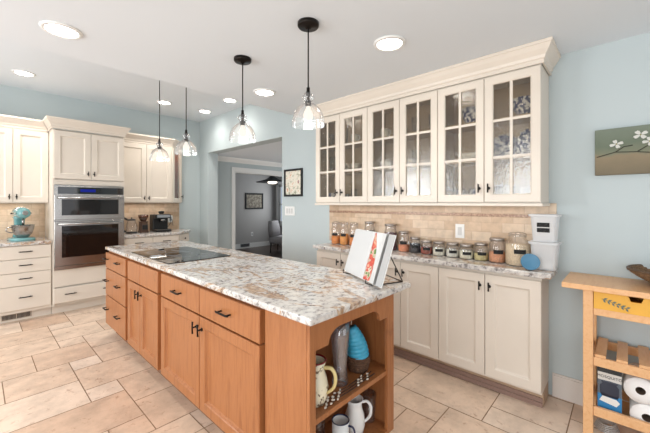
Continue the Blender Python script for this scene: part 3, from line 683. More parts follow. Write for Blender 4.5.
for k, (nm, y, h, r, ff, colr, lid, lb, cl) in enumerate(JARS):
    if k >= 5: r *= 1.09; y -= .013 + .002 * (k - 5)
    x = XR - .018 - r if r < .07 else XR - .10
    t = thing(nm, lb, 'jar', (x, y, CT), group='glass storage jars on the narrow counter')
    hb = h * (.80 if lid == 'clip' else .82); nr = r * (.84 if r < .07 else .70)
    MB().lathe([(0, .002), (r * .9, .0005), (r, .008), (r, hb * .82), (r * .93, hb * .92), (nr, hb), (nr, h - .022)], n=28, cap=False).build('glass_body', M['glass'], t)
    if lid == 'clip':
        mb = MB().lathe([(0, h), (nr * .8, h - .002), (nr * 1.05, h - .010), (nr * 1.05, h - .018), (nr, h - .020), (0, h - .020)], n=24, cap=False)
        mb.build('glass_lid', M['glass'], t)
        cb = MB()
        cb.tube([(nr * 1.06 * math.cos(a * PI / 12), nr * 1.06 * math.sin(a * PI / 12), h - .026) for a in range(24)], .0016, 6, close=True)
        cb.tube([(-nr * 1.06, 0, h - .026), (-nr * 1.25, 0, h - .035), (-nr * 1.25, 0, h - .06), (-nr * 1.1, 0, h - .068)], .0018, 6)
        cb.tube([(nr * 1.06, 0, h - .026), (nr * 1.2, 0, h - .02), (nr * 1.06, 0, h - .004), (0, 0, h + .002), (-nr * 1.06, 0, h - .004), (-nr * 1.22, 0, h - .03)], .0016, 6)
        cb.build('wire_clip', M['lid'], t)
    else:
        MB().lathe([(0, h), (nr * 1.02, h), (nr * 1.08, h - .003), (nr * 1.08, h - .021), (nr * 1.02, h - .022), (0, h - .0215)], n=28, cap=False).build('lid', M['lid'], t)
    lw, lh = (min(r * .95, .062), .024 if h < .16 else .03)
    a0 = math.atan2(-y, -x)      # labels are turned to the room
    a0 = PI + .42
    mb = MB(); n = 8; zc = hb * (.50 if h < .16 else .55); sp = lw / r / 1.6
    vs = []
    for i in range(n + 1):
        a = a0 + (i / n - .5) * 2 * sp
        for rr in (r + .0006, r + .0018):
            for z in (zc - lh / 2, zc + lh / 2): vs.append((rr * math.cos(a), rr * math.sin(a), z))
    fs = []
    for i in range(n):
        p = i * 4; q = p + 4
        fs += [(p, q, q + 1, p + 1), (p + 2, p + 3, q + 3, q + 2), (p, p + 2, q + 2, q), (p + 1, q + 1, q + 3, p + 3)]
    fs += [(0, 1, 3, 2), (n * 4, n * 4 + 2, n * 4 + 3, n * 4 + 1)]
    if k not in (3, 4): mb.add(vs, fs); tag(mb.build('chalk_label', M['print'], t), 'small black chalk label')
    z1 = hb * ff; rr = r - .0035
    c = MB().lathe([(0, .004), (rr * .9, .004), (rr, .011), (rr, z1 * .97), (rr * .6, z1), (0, z1 + .002)], n=24, cap=False).build('jar_contents', solid(colr))
    c.location = (x, y, CT); tag(c, cl, 'food', kind='stuff')
# two stacked plastic tubs, the blue lid
def tub(z, h, label):
    t = thing('storage_tub', label, 'tub', (2.665, .408, z), group='stacked plastic tubs at the counter end')
    def ring(w, d, zz, rc=.02):
        pts = []
        for cx, cy, a0 in ((w - rc, d - rc, 0), (-w + rc, d - rc, PI / 2), (-w + rc, -d + rc, PI), (w - rc, -d + rc, 1.5 * PI)):
            for k in range(4): a = a0 + k * PI / 6; pts.append((cx + rc * math.cos(a), cy + rc * math.sin(a), zz))
        return pts
    L = [ring(.060, .060, .001), ring(.064, .064, .004), ring(.078, .076, h - .016), ring(.088, .086, h - .014), ring(.088, .086, h - .006), ring(.0775, .0755, h - .006)]
    vs = sum(L, []); n = 16
    fs = [(a * n + j, a * n + (j + 1) % n, (a + 1) * n + (j + 1) % n, (a + 1) * n + j) for a in range(len(L) - 1) for j in range(n)] + [tuple(range(n))[::-1]]
    MB().add(vs, fs).build('tub_body', M['frost'], t)
    L = [ring(.090, .088, h - .006), ring(.090, .088, h), ]
    vs = sum(L, []); fs = [(j, (j + 1) % n, n + (j + 1) % n, n + j) for j in range(n)] + [tuple(range(n))[::-1], tuple(range(n, 2 * n))]
    MB().add(vs, fs).build('lid', M['frost'], t)
    return t
tub(CT, .188, 'lower translucent plastic tub at the near end of the narrow counter')
tu = tub(CT + .1885, .188, 'upper translucent plastic tub with two black labels, stacked at the counter end')
for k, z in enumerate((.082, .118)):
    mb = MB(); zz = z; off = .064 + (z / .162) * .014 + .0015
    mb.at((-off, .0, zz), R90).box(-.036, .036, -.0012, .0012, -.0145, .0145); tag(mb.build('chalk_label', M['print'], tu, bevel=.001), 'small black chalk label')
c = MB().lathe([(0, .006), (.055, .006), (.058, .05), (0, .055)], n=20, cap=False, sx=1, sy=1).build('tub_contents', mat('white_powder', '#efece6', .9)); c.location = (2.665, .408, CT); tag(c, 'white powder in the bottom of the lower plastic tub', 'food', kind='stuff')
ld = MB().lathe([(0, 0), (.052, 0), (.056, .004), (.056, .018), (.053, .02), (.046, .012), (0, .012)], n=32, cap=False).build('jar_lid', mat('blue_plastic', '#4f81a0', .5))
ld.rotation_euler = (0, -math.radians(66), .30); ld.location = (2.545, .475, CT + .053)
tag(ld, 'round blue plastic lid leaning against the flour jar', 'lid')

# switch plates and outlets
def plate(nm, o, rz, w, h, gangs, label, kind='switch'):
    t = thing(nm, label, 'light switch' if kind == 'switch' else 'outlet', o, rz)
    MB().box(-w / 2, w / 2, -.006, -.0005, -h / 2, h / 2).build('cover_plate', M['white'], t, bevel=.002)
    for g in range(gangs):
        x = (g - (gangs - 1) / 2) * .046
        MB().box(x - .016, x + .016, -.010, -.0062, -.033, .033).build('rocker' if kind == 'switch' else 'receptacle', M['paper'] if kind == 'switch' else M['grey'], t, bevel=.001)
    return t
plate('light_switch', (XR - .012, 1.03, 1.135), R90, .075, .118, 1, 'white light switch on the tan backsplash above the squat jars')
plate('light_switch', (XR, 3.23, 1.268), R90, .19, .118, 3, 'white triple switch plate under the framed floral print')
plate('wall_outlet', (5.82, 8.5, .41), 0, .08, .12, 1, 'dark outlet on the grey wall of the dim room', 'outlet')
# framed print by the opening
t = thing('framed_print', 'small floral print in a black frame beside the passage opening', 'picture', (XR, 3.155, 1.635), R90)
MB().at((-.175, -.002, -.178)).rings(.35, .356, [(0, 0), (0, -.018), (.006, -.02), (.022, -.02), (.026, -.012), (.026, 0)], fill=False, closed=True).build('frame', M['blackmat'], t)
m, nt, b = base_mat('floral_print')
c = ramp(nt, noise(nt, 16, 5, .65), [(.36, '#7f8a6a'), (.44, '#d9d2c2'), (.56, '#e9e4d6'), (.62, '#c98a5c'), (.7, '#8a93ab')])
nt.links.new(c, b.inputs['Base Color']); b.inputs['Roughness'].default_value = .25
MB().box(-.150, .150, -.009, -.004, -.152, .152).build('floral_print', m, t)

# ---------------------------------------------------------------- cookbook on a wire stand
BO = Vector((1.547, 1.150, CT)); brz = math.atan2(.939 - 1.361, 1.441 - 1.653)
brz += 0   # local x runs along the bottom edge from the left page to the right page
TILT = math.radians(18)
st = thing('book_stand', 'black wire stand holding the open cookbook', 'book stand', BO, brz)
mb = MB(); s, c0 = math.sin(TILT), math.cos(TILT)
bk = lambda x, t, o=0: (x, t * s + o * c0, .012 + t * c0 - o * s)
mb.tube([bk(-.15, 0, .012), bk(-.15, .22, .012), bk(0, .25, .012), bk(.15, .22, .012), bk(.15, 0, .012)], .003, 8)
mb.tube([bk(-.17, 0, .012), bk(.17, 0, .012)], .003, 8)
for x in (-.15, .15):
    mb.tube([bk(x, 0, .012), bk(x, -.0095, -.002), bk(x, -.0095, -.045), bk(x, .012, -.050)], .003, 8)
    mb.tube([bk(x, .215, .014), (x * .9, .20, .003)], .003, 8)
    mb.tube([bk(x, 0, .012), (x, .06, .003), (x * .9, .20, .003)], .003, 8)
mb.tube([(-.135, .20, .003), (.135, .20, .003)], .003, 8)
mb.build('wire_frame', M['bronze'], st)
cb = thing('cookbook', 'open cookbook with a red salad photo standing on the island', 'book', BO, brz)
def page(x0, x1, t0, t1, prof, thick, name, m, par=cb):
    # curved leaf block: prof(u) gives the height of the page surface off the board
    mb = MB(); n = 14; vs = []; fs = []
    for i in range(n + 1):
        u = i / n; x = x0 + (x1 - x0) * u
        for tt in (t0, t1): vs += [bk(x, tt, -prof(u)), bk(x, tt, -prof(u) + thick(u))]
    for i in range(n):
        p = i * 4; q = p + 4
        fs += [(p, q, q + 2, p + 2), (p + 1, p + 3, q + 3, q + 1), (p, p + 1, q + 1, q), (p + 2, q + 2, q + 3, p + 3)]
    fs += [(0, 2, 3, 1), (n * 4, n * 4 + 1, n * 4 + 3, n * 4 + 2)]
    return mb.add(vs, fs).build(name, m, par)
# pages: left block, right block with its outer leaves fanning up
pm, nt, b = base_mat('text_page')
b.inputs['Base Color'].default_value = lin('#c6c6c5'); b.inputs['Roughness'].default_value = .7
page(-.236, .236, -.004, .284, lambda u: -.004, lambda u: .003, 'cover', M['white'])
lp = lambda u: .004 + .012 * (1 - (1 - u) ** 3) - .010 * max(0, (u - .88) / .12) ** 2
page(-.232, .038, 0, .28, lp, lambda u: lp(u) + .002, 'left_pages', pm)
rp = lambda u: .004 + .014 * math.exp(-((u - .16) / .14) ** 2) + .030 * u * u
page(.040, .232, 0, .28, rp, lambda u: rp(u) + .002, 'right_pages', M['paper'])
m, nt, b = base_mat('salad_photo')
c = ramp(nt, noise(nt, 26, 3, .5), [(.36, '#5e7a3c'), (.42, '#d9c6b4'), (.48, '#b8392c'), (.60, '#c96650'), (.68, '#dcb79a'), (.76, '#38462e')])
nt.links.new(c, b.inputs['Base Color']); b.inputs['Roughness'].default_value = .3
# the photo fills the inner part of the right page, its outer edge hidden by the curling leaves
mb = MB(); vs = []; fs = []; n = 12; q = 8
for i in range(n + 1):
    t = .003 + .274 * i / n; x1 = .066 + .058 * math.sin(PI * (.62 - .58 * i / n)) ** 1.0
    for j in range(q + 1):
        x = .042 + (x1 - .042) * j / q; h = rp((x - .040) / .192) + .0012
        vs += [bk(x, t, -h), bk(x, t, -h + .0005)]
w2 = (q + 1) * 2
for i in range(n):
    for j in range(q):
        p = i * w2 + j * 2
        fs += [(p, p + 2, p + 2 + w2, p + w2), (p + 1, p + 1 + w2, p + 3 + w2, p + 3)]
mb.add(vs, fs).build('photo', m, cb)
for i in range(3):
    page(.142 + i * .026, .234 + i * .002, .001, .279, lambda u, i=i: rp(.50 + i * .13 + u * (.5 - i * .13)) + .002 + .006 * (i + 1) * math.sin(PI * min(1, u * 1.1) * .5) , lambda u: .0008, 'loose_leaf', M['paper'])

# ---------------------------------------------------------------- things on the open island shelf
SZ = .455; SB = .1285
# floral pitcher
t = thing('pitcher', 'cream pitcher with painted flowers and a red rim on the upper island shelf', 'pitcher', (1.062, 1.05, SZ), PI * 1.62)
t.scale = (.95, .95, .98)
MB().lathe([(0, .004), (.045, 0), (.05, .004), (.062, .04), (.066, .075), (.058, .115), (.047, .15), (.046, .17), (.054, .198), (.049, .198), (.041, .17), (.042, .15), (.053, .115), (.06, .075), (.05, .02), (0, .015)], n=32, cap=False).build('body', speckle('painted_cream', '#ece3c8', '#7a6a58', 34, .58, .63, .2), t)
MB().loop([(.05, 0, .17), (.085, 0, .172), (.105, 0, .14), (.098, 0, .09), (.062, 0, .055)], [.008, .009, .009, .008, .007], 10).build('handle', mat('yellow_glaze', '#d9c58a', .2), t)
MB().lathe([(.0545, .196), (.056, .2), (.053, .203), (.049, .2), (.0485, .196)], n=32, cap=False).build('rim', mat('dark_red_glaze', '#7c1f25', .2), t)
tag(bpy.data.objects['rim'], 'dark red rim')
# tall clear vase
t = tag(MB().lathe([(0, .012), (.03, .010), (.038, 0), (.040, .004), (.036, .03), (.033, .07), (.038, .14), (.045, .21), (.050, .285), (.047, .285), (.042, .21), (.035, .14), (.030, .07), (.030, .03), (0, .022)], n=36, cap=False).build('glass_vase', glass('tinted_clear_glass', tint='#fbfafd', gloss=.14, haze=.05, edge=.7)),
        'tall clear glass vase on the upper island shelf', 'vase')
t.location = (1.265, 1.07, SZ); t.scale = (1.05, 1.05, 1.12)
# ribbed blue vase leaning on a brown basket base
t = thing('ribbed_vase', 'turquoise ribbed vessel in a brown woven base on the upper island shelf', 'vase', (1.435, 1.085, SZ))
t.scale = (.95, .95, 1.02)
mb = MB(); prof = []
n = 40; L = []
for i in range(34):
    u = i / 33; z = .075 + u * .165; r = .062 * (1 - .55 * u ** 2.2) + .0022 * math.sin(u * 2 * PI * 8); L.append((r, z, -.06 * u ** 1.5))
vs = []; fs = []
for (r, z, dx) in L:
    for j in range(n):
        a = 2 * PI * j / n; vs.append((dx + r * math.cos(a), r * math.sin(a), z + .010 * math.cos(a + .4)))
for i in range(len(L) - 1):
    for j in range(n): fs.append((i * n + j, i * n + (j + 1) % n, (i + 1) * n + (j + 1) % n, (i + 1) * n + j))
fs.append(tuple((len(L) - 1) * n + j for j in range(n)))
mb.add(vs, fs, True).build('ribbed_body', mat('turquoise_weave', '#3fa3c4', .4, var=.15, scale=30), t)
mb = MB().lathe([(0, 0), (.048, 0), (.056, .01), (.064, .04), (.065, .07), (.060, .09)], n=30, cap=False)
for k in range(7): z = .008 + k * .011; rr = .054 + .0115 * min(1, k / 4); mb.tube([((rr + .002 * math.sin(9 * a * PI / 18)) * math.cos(a * PI / 18), (rr + .002 * math.sin(9 * a * PI / 18)) * math.sin(a * PI / 18), z) for a in range(36)], .0055, 6, close=True)
tag(mb.build('woven_base', mat('brown_wicker', '#5a3c28', .7, var=.3, scale=60), t), 'brown woven base')
# pussy willow sprigs
rw = random.Random(9)
twig_m = mat('twig_brown', '#4a3226', .8); bud_m = mat('catkin', '#d8cabb', .9)
LBL = ['dark pussy willow twig lying nearest the shelf edge', 'middle pussy willow twig lying along the shelf front', 'pussy willow twig lying furthest back along the shelf']
for k in range(3):
    y0 = .983 + k * .014
    t = thing('willow_twig', LBL[k], 'twig', (1.26, y0, SZ + .003 + .0015 * k), group='pussy willow twigs on the island shelf')
    P = [(-.20 + .02 * k, -.004, .002), (-.1, .003, .003), (0, -.002, .003), (.1, .004, .003), (.19, .003 + .01 * k, .002)]
    MB().tube(P, [.0015, .002, .0025, .003, .003], 6).build('stem', twig_m, t)
    for i in range(9):
        x = -.205 + .02 * k + i * (.021 if i < 6 else .04) + rw.uniform(-.004, .004); sx = 1 if i % 2 else -1
        mb = MB().at((x, sx * .0055, .006), rw.uniform(-.6, .6)).lathe([(0, -.008), (.0042, -.004), (.005, .001), (.003, .006), (0, .008)], n=8, cap=False, axis='x')
        tag(mb.build('catkin', bud_m, t), 'pale grey catkin')
# lower shelf: white pitcher, dark-rimmed mug, tall glass
t = thing('white_pitcher', 'white porcelain pitcher on the lower island shelf', 'pitcher', (1.40, 1.08, SB), PI * 1.72)
t.scale = (.88, .88, .82)
MB().lathe([(0, .004), (.045, 0), (.052, .006), (.062, .06), (.058, .12), (.045, .165), (.043, .19), (.052, .222), (.048, .222), (.039, .19), (.041, .165), (.053, .12), (.056, .06), (.045, .015), (0, .012)], n=36, cap=False).build('body', M['porcelain'], t)
MB().loop([(.046, 0, .20), (.075, 0, .205), (.098, 0, .17), (.092, 0, .11), (.058, 0, .07)], [.008, .009, .009, .009, .007], 10).build('handle', M['porcelain'], t)
MB().prism([(-.049, -.018), (-.068, 0), (-.049, .018)], .208, .222, 'xy').build('spout', M['porcelain'], t)
t = thing('enamel_mug', 'white mug with a dark blue rim on the lower island shelf', 'mug', (1.25, 1.055, SB), PI * 1.6)
t.scale = (1, 1, .88)
MB().lathe([(0, .002), (.036, 0), (.042, .005), (.043, .17), (.040, .17), (.039, .01), (0, .008)], n=32, cap=False).build('body', M['porcelain'], t)
tag(MB().lathe([(.0425, .168), (.0455, .171), (.043, .175), (.0395, .171), (.0395, .168)], n=32, cap=False).build('rim', mat('navy_enamel', '#20294a', .3), t), 'dark blue rim')
MB().loop([(.042, 0, .15), (.066, 0, .148), (.076, 0, .12), (.066, 0, .085), (.042, 0, .08)], .005, 8).build('handle', mat('navy_enamel_handle', '#20294a', .3), t)
t = tag(MB().lathe([(0, .01), (.03, .008), (.033, 0), (.035, .01), (.043, .25), (.041, .25), (.032, .02), (0, .018)], n=30, cap=False).build('glass_vase', M['glass']), 'tall tapered clear glass behind the white pitcher on the lower island shelf', 'vase'); t.location = (1.535, 1.08, SB); t.scale = (.9, .9, .62)
t = tag(MB().lathe([(0, .008), (.034, .006), (.037, 0), (.04, .008), (.044, .17), (.042, .17), (.037, .014), (0, .012)], n=30, cap=False).build('drinking_glass', M['glass']), 'clear glass at the left of the lower island shelf', 'glass'); t.location = (1.05, 1.17, SB)
t = tag(MB().lathe([(0, .008), (.034, .006), (.037, 0), (.04, .008), (.044, .21), (.042, .21), (.037, .014), (0, .012)], n=30, cap=False).build('drinking_glass', M['glass']), 'clear glass behind the dark-rimmed mug on the lower island shelf', 'glass'); t.location = (1.22, 1.19, SB)

# ---------------------------------------------------------------- stand mixer
t = thing('stand_mixer', 'turquoise stand mixer with a steel bowl beside the ovens', 'mixer', (.375, 5.42, CT), math.radians(8))
def rring(x0, x1, y0, y1, z, rc, nseg=4):
    p = []
    for cx, cy, a0 in ((x1 - rc, y1 - rc, 0), (x0 + rc, y1 - rc, PI / 2), (x0 + rc, y0 + rc, PI), (x1 - rc, y0 + rc, 1.5 * PI)):
        for k in range(nseg): a = a0 + k * PI / 2 / (nseg - 1); p.append((cx + rc * math.cos(a), cy + rc * math.sin(a), z))
    return p
def loft(L, smooth=True):
    n = len(L[0]); vs = sum(L, [])
    fs = [(a * n + j, a * n + (j + 1) % n, (a + 1) * n + (j + 1) % n, (a + 1) * n + j) for a in range(len(L) - 1) for j in range(n)]
    fs += [tuple(range(n))[::-1], tuple((len(L) - 1) * n + j for j in range(n))]
    mb = MB().add(vs, fs, smooth); return mb
loft([rring(-.115, .115, -.17, .17, 0, .09), rring(-.115, .115, -.17, .17, .025, .09), rring(-.105, .105, -.16, .16, .035, .085)]).build('base', M['turquoise'], t)
loft([rring(-.06, .06, .05, .15, .035, .03), rring(-.045, .045, .06, .14, .12, .03), rring(-.05, .05, .04, .15, .25, .03), rring(-.06, .06, .0, .16, .285, .03)]).build('column', M['turquoise'], t)
hd = MB(); L = []
for (y, r, z) in ((.19, .02, .335), (.175, .055, .335), (.10, .068, .335), (0, .07, .335), (-.09, .066, .332), (-.15, .055, .330), (-.165, .03, .33)):
    L.append([(r * math.cos(2 * PI * j / 20), y, z + r * math.sin(2 * PI * j / 20) * 1.0) for j in range(20)])
hm = loft(L); hm.build('motor_head', M['turquoise'], t)
MB().lathe([(.026, 0), (.026, .012), (.02, .014), (0, .014)], (0, 0, 0), 16, axis='y').at() if False else None
tag(MB().tube([(-.071, .02, .33), (-.071, -.10, .33)], .006, 8).tube([(.071, .02, .33), (.071, -.10, .33)], .006, 8).build('trim_band', M['steel'], t), 'silver trim band')
tag(MB().lathe([(.024, -.172), (.028, -.168), (.028, -.158), (.0, -.156)], (0, 0, .335), 16, axis='y').build('hub_cap', M['steel'], t), 'silver hub cap')
MB().tube([(-.07, .06, .325), (-.085, .06, .325)], .010, 10).build('speed_knob', M['black'], t)
MB().tube([(0, -.07, .27), (0, -.07, .17)], [.012, .008], 10).lathe([(.03, .10), (.035, .13), (.02, .17), (0, .17)], (0, -.07, 0), 12, cap=False).build('beater', M['steel'], t)
bw = MB().lathe([(0, .045), (.05, .037), (.055, .045), (.085, .085), (.102, .14), (.106, .185), (.11, .187), (.103, .183), (.098, .14), (.08, .09), (0, .055)], (0, -.07, 0), 32, cap=False).build('bowl', M['steel'], t)
MB().loop([(-.10, -.09, .165), (-.145, -.10, .16), (-.15, -.10, .12), (-.095, -.09, .10)], .006, 8).build('handle', M['steel'], bw)

# ---------------------------------------------------------------- coffee corner
t = thing('electric_kettle', 'glass kettle with a black handle beside the ovens', 'kettle', (1.59, 5.45, CT), -.4)
MB().lathe([(0, 0), (.078, 0), (.08, .006), (.078, .02), (0, .022)], n=28, cap=False).build('base', M['black'], t)
MB().lathe([(.07, .022), (.076, .05), (.072, .12), (.058, .17), (.054, .19)], n=28, cap=False).build('glass_jug', M['glass'], t)
MB().lathe([(.055, .19), (.054, .205), (.03, .215), (.008, .218), (.012, .235), (0, .238)], n=24, cap=False).build('lid', M['black'], t)
MB().loop([(-.052, 0, .20), (-.10, 0, .225), (-.128, 0, .19), (-.125, 0, .10), (-.10, 0, .035), (-.07, 0, .03)], [.012, .016, .018, .018, .016, .012], 10).build('handle', M['black'], t)
t = thing('coffee_grinder', 'coffee grinder with a bean hopper between the kettle and the coffee maker', 'grinder', (1.755, 5.46, CT))
loft([rring(-.06, .06, -.07, .07, 0, .02), rring(-.06, .06, -.07, .07, .02, .02), rring(-.055, .055, -.06, .06, .03, .02), rring(-.05, .05, -.055, .055, .15, .02), rring(-.06, .06, -.06, .06, .17, .02)], False).build('body', mat('brown_metal', '#5b463c', .3, .5), t)
MB().lathe([(.035, .171), (.068, .235), (.07, .262), (.066, .272), (0, .276)], n=24, cap=False).build('hopper', glass('smoked_hopper', tint='#b88f72', gloss=.1, haze=.2, hazecol='#7c5236'), t)
MB().lathe([(0, .175), (.034, .176), (.058, .228), (0, .235)], n=20, cap=False).build('beans', mat('coffee_beans', '#4a2c1b', .5, bump=.5, bscale=120), t)
MB().box(-.038, .038, -.085, -.0605, .05, .12).build('grounds_bin', M['black'], t, bevel=.004)
t = thing('coffee_maker', 'black espresso machine at the right of the coffee corner', 'coffee maker', (2.01, 5.46, CT))
mb = MB().box(-.115, .115, .0, .15, 0, .27).box(-.115, .115, -.15, .0, 0, .035).box(-.115, .115, -.12, .0, .21, .275)
mb.build('body', M['black'], t, bevel=.012)
MB().box(-.10, .10, -.14, -.01, .0355, .041).build('drip_tray', M['steel'], t)
MB().box(-.095, .095, -.1255, -.1205, .225, .265).build('control_panel', M['grey'], t)
MB().lathe([(.03, .17), (.034, .18), (.034, .209), (0, .2095)], (0, -.075, 0), 20, cap=False).build('brew_head', M['steel'], t)
MB().tube([(0, -.10, .178), (0, -.19, .172)], [.009, .012], 10).lathe([(.028, .15), (.032, .155), (.032, .169), (0, .1695)], (0, -.075, 0), 20).build('portafilter', M['black'], t)
MB().tube([(.117, -.06, .20), (.145, -.08, .19), (.155, -.09, .09)], .005, 8).build('steam_wand', M['steel'], t)
MB().lathe([(.03, .276), (.045, .30), (.045, .32), (.0, .325)], (.03, .05, 0), 20, cap=True).build('bean_hopper', M['black'], t)
plate('wall_outlet', (2.27, YB - .012, 1.10), 0, .075, .118, 1, 'white outlet on the backsplash right of the coffee maker', 'outlet')
mb = MB().tube([(2.27, YB - .03, 1.08), (2.26, YB - .06, 1.04), (2.22, YB - .06, .98), (2.16, YB - .10, .935), (2.13, YB - .13, .924)], .004, 8)
tag(mb.build('power_cord', M['black']), 'black cord from the outlet to the coffee maker', 'cord')

# ---------------------------------------------------------------- birch cart by the wall
t = thing('kitchen_cart', 'birch kitchen cart with yellow drawers against the right wall', 'cart', (2.60, -.22, 0))
cx0, cx1, cy0, cy1 = 2.425, 2.78, -.62, .186
MB().box(2.40, 2.796, -.72, .285, .866, .898).build('top', M['birch'], t, bevel=.004, world=True)
for (x, y) in ((cx0, cy1 - .046), (cx0, cy0), (cx1 - .046, cy1 - .046), (cx1 - .046, cy0)):
    MB().box(x, x + .046, y, y + .046, 0.0, .865).build('leg', M['birch'], t, bevel=.003, world=True)
for z0, z1 in ((.725, .765), (.432, .482), (.142, .195)):
    for x in (cx0 + .008, cx1 - .03): MB().box(x, x + .022, cy0 + .047, cy1 - .047, z0, z1).build('rail', M['birch'], t, bevel=.002, world=True)
    for y in (cy0 + .012, cy1 - .034): MB().box(cx0 + .047, cx1 - .047, y, y + .022, z0, z1).build('rail', M['birch'], t, bevel=.002, world=True)
for z in (.4825,):
    k = 0; y = cy0 + .06
    while y < cy1 - .08:
        MB().box(cx0 + .032 if z < .3 else cx0 + .012, cx1 - .032 if z < .3 else cx1 - .012, y, y + .048, z, z + .016).build('slat', M['birch'], t, bevel=.002, world=True); y += .092 if z > .3 else .06
MB().box(cx0 + .032, cx1 - .032, cy0 + .05, cy1 - .05, .137, .139).build('shelf_board', M['birch'], t, world=True)
for a, b in ((cy0 + .05, -.222), (-.216, cy1 - .049)):
    mb = MB(); w = b - a
    hw = .032; xm = w / 2 + 0
    poly = [(0, 0), (w, 0), (w, .098), (xm + hw, .098), (xm + hw * .65, .066), (xm - hw * .65, .066), (xm - hw, .098), (0, .098)]
    mb.at((cx0 + .004, b, .7655), R90).prism(poly, 0, .018, 'xz')
    mb.at().box(cx0 + .023, cx1 - .04, a + .004, a + .014, .767, .85).box(cx0 + .023, cx1 - .04, b - .014, b - .004, .767, .85).box(cx0 + .023, cx1 - .04, a + .014, b - .014, .767, .775).box(cx1 - .05, cx1 - .04, a + .014, b - .014, .775, .85)
    d = mb.build('drawer', M['yellow'], t, world=True); d['label'] = 'mustard yellow drawer'
    if a > -.3:
        mb = MB(); mb.at((cx0 + .0035, b - .03, .83), R90)
        mb.tube([(.005, -.0006, -.004), (.04, -.0006, -.014), (.08, -.0006, -.026), (.112, -.0006, -.042)], .0012, 5)
        for i in range(6):
            x = .012 + i * .019; z = -.006 - i * .0062
            for sg in (1, -1):
                a3 = -.35 + sg * .75; lx, lz = math.cos(a3), math.sin(a3)
                px, pz = -lz, lx
                mb.add([(x, -.0004, z), (x + lx * .010 + px * .005, -.0004, z + lz * .010 + pz * .005), (x + lx * .021, -.0004, z + lz * .021), (x + lx * .010 - px * .005, -.0004, z + lz * .010 - pz * .005),
                        (x, -.0012, z), (x + lx * .010 + px * .005, -.0012, z + lz * .010 + pz * .005), (x + lx * .021, -.0012, z + lz * .021), (x + lx * .010 - px * .005, -.0012, z + lz * .010 - pz * .005)],
                       [(0, 1, 2, 3), (7, 6, 5, 4), (0, 4, 5, 1), (1, 5, 6, 2), (2, 6, 7, 3), (3, 7, 4, 0)])
        mb.build('stencilled_leaves', mat('stencil_grey', '#5f6f68', .7), d, world=True)['label'] = 'grey-green stencilled leaf sprig'
# paper rolls
roll_m = mat('tissue', '#f1efed', .95, bump=.15, bscale=150); card = mat('cardboard_core', '#4a3a2e', .9)
for (y, z, lb) in ((-.083, .139 + .0695, 'lower white paper roll lying on the bottom shelf of the cart'), (-.058, .139 + .0695 + .1362, 'upper white paper roll stacked on another in the cart')):
    t = thing('paper_roll', lb, 'paper roll', (2.585, y, z), group='paper rolls in the cart')
    MB().lathe([(.021, -.115), (.068, -.115), (.0685, -.112), (.0685, .112), (.068, .115), (.021, .115), (.021, -.115)], n=40, cap=False, axis='x').build('paper', roll_m, t)
    MB().lathe([(.0205, -.1145), (.0205, .1145), (.019, .1145), (.019, -.1145), (.0205, -.1145)], n=28, cap=False, axis='x').build('cardboard_core', card, t)
# boxed mosquito trap
bxr = thing('appliance_box', 'retail box with a picture of a dark device on the bottom shelf of the cart', 'box', (2.545, .070, .1395), R90)
W, H, D = .105, .285, .13
MB().box(-W / 2, W / 2, -D / 2, D / 2, 0, H).build('carton', mat('carton_white', '#d4d0c9', .6), bxr, bevel=.002)
f = -D / 2 - .0008
def decal(nm, x0, x1, z0, z1, m, k=0): return MB().box(x0, x1, f - .0004 - .0006 * k, f + .0006, z0, z1).build(nm, m, bxr)
decal('top_band', -.0525, .0525, .25, .285, mat('carton_black', '#272a2c', .5))
decal('picture_panel', -.0525, .0525, .125, .205, mat('carton_grey', '#59626c', .5))
decal('bottom_band', -.0525, .0525, .0, .125, mat('carton_blue', '#2f7fb4', .5))
MB().prism([(-.045, .085), (.03, .07), (.045, .095), (.03, .11), (-.03, .115)], f - .0016, f - .0006, 'xz').build('badge', mat('carton_badge', '#e6e3dc', .5), bxr)
mb = MB(); mb.at((0, f - .0004, .155)).lathe([(0, -.04), (.035, -.04), (.042, -.02), (.042, .02), (.03, .035), (.036, .04), (.036, .05), (0, .052)], n=20, cap=False, sy=.05); mb.build('device_picture', mat('device_navy', '#2b3140', .3), bxr)
tx = bpy.data.curves.new('word', 'FONT'); tx.body = 'MOSQUITO'; tx.size = .021; tx.extrude = .0003; tx.align_x = 'CENTER'; tx.align_y = 'CENTER'
to = bpy.data.objects.new('word', tx); C.objects.link(to); to.parent = bxr; to.location = (0, f - .0008, .227); to.rotation_euler = (PI / 2, 0, 0); tx.materials.append(M['blackmat'])
bpy.context.view_layer.update()
wm = bpy.data.meshes.new_from_object(to.evaluated_get(bpy.context.evaluated_depsgraph_get()))
wo = bpy.data.objects.new('lettering', wm); C.objects.link(wo); wo.parent = bxr; wo.location = to.location; wo.rotation_euler = to.rotation_euler
bpy.data.objects.remove(to)
# woven bowl
t = thing('woven_bowl', 'dark brown woven shallow bowl on top of the birch cart', 'bowl', (2.66, -.205, .8985))
mb = MB(); k = 0
wk = mat('bowl_wicker', '#7a5f44', .65, var=.45, scale=70)
for i in range(13):
    u = i / 12; rr = .05 + .145 * u; z = .008 + .075 * u ** 1.6
    mb.tube([((rr + .0022 * (1 if (a + i) % 2 else -1)) * math.cos(a * 2 * PI / 56), (rr + .0022 * (1 if (a + i) % 2 else -1)) * math.sin(a * 2 * PI / 56), z) for a in range(56)], .0078, 6, close=True)
mb.lathe([(0, .004), (.052, .004), (.06, .016), (0, .014)], n=30, cap=False)
mb.build('woven_body', wk, t)
mb = MB().tube([(.198 * math.cos(a * 2 * PI / 48), .198 * math.sin(a * 2 * PI / 48), .088) for a in range(48)], .0075, 8, close=True); mb.build('rim', mat('bowl_rim', '#5a4431', .6), t)
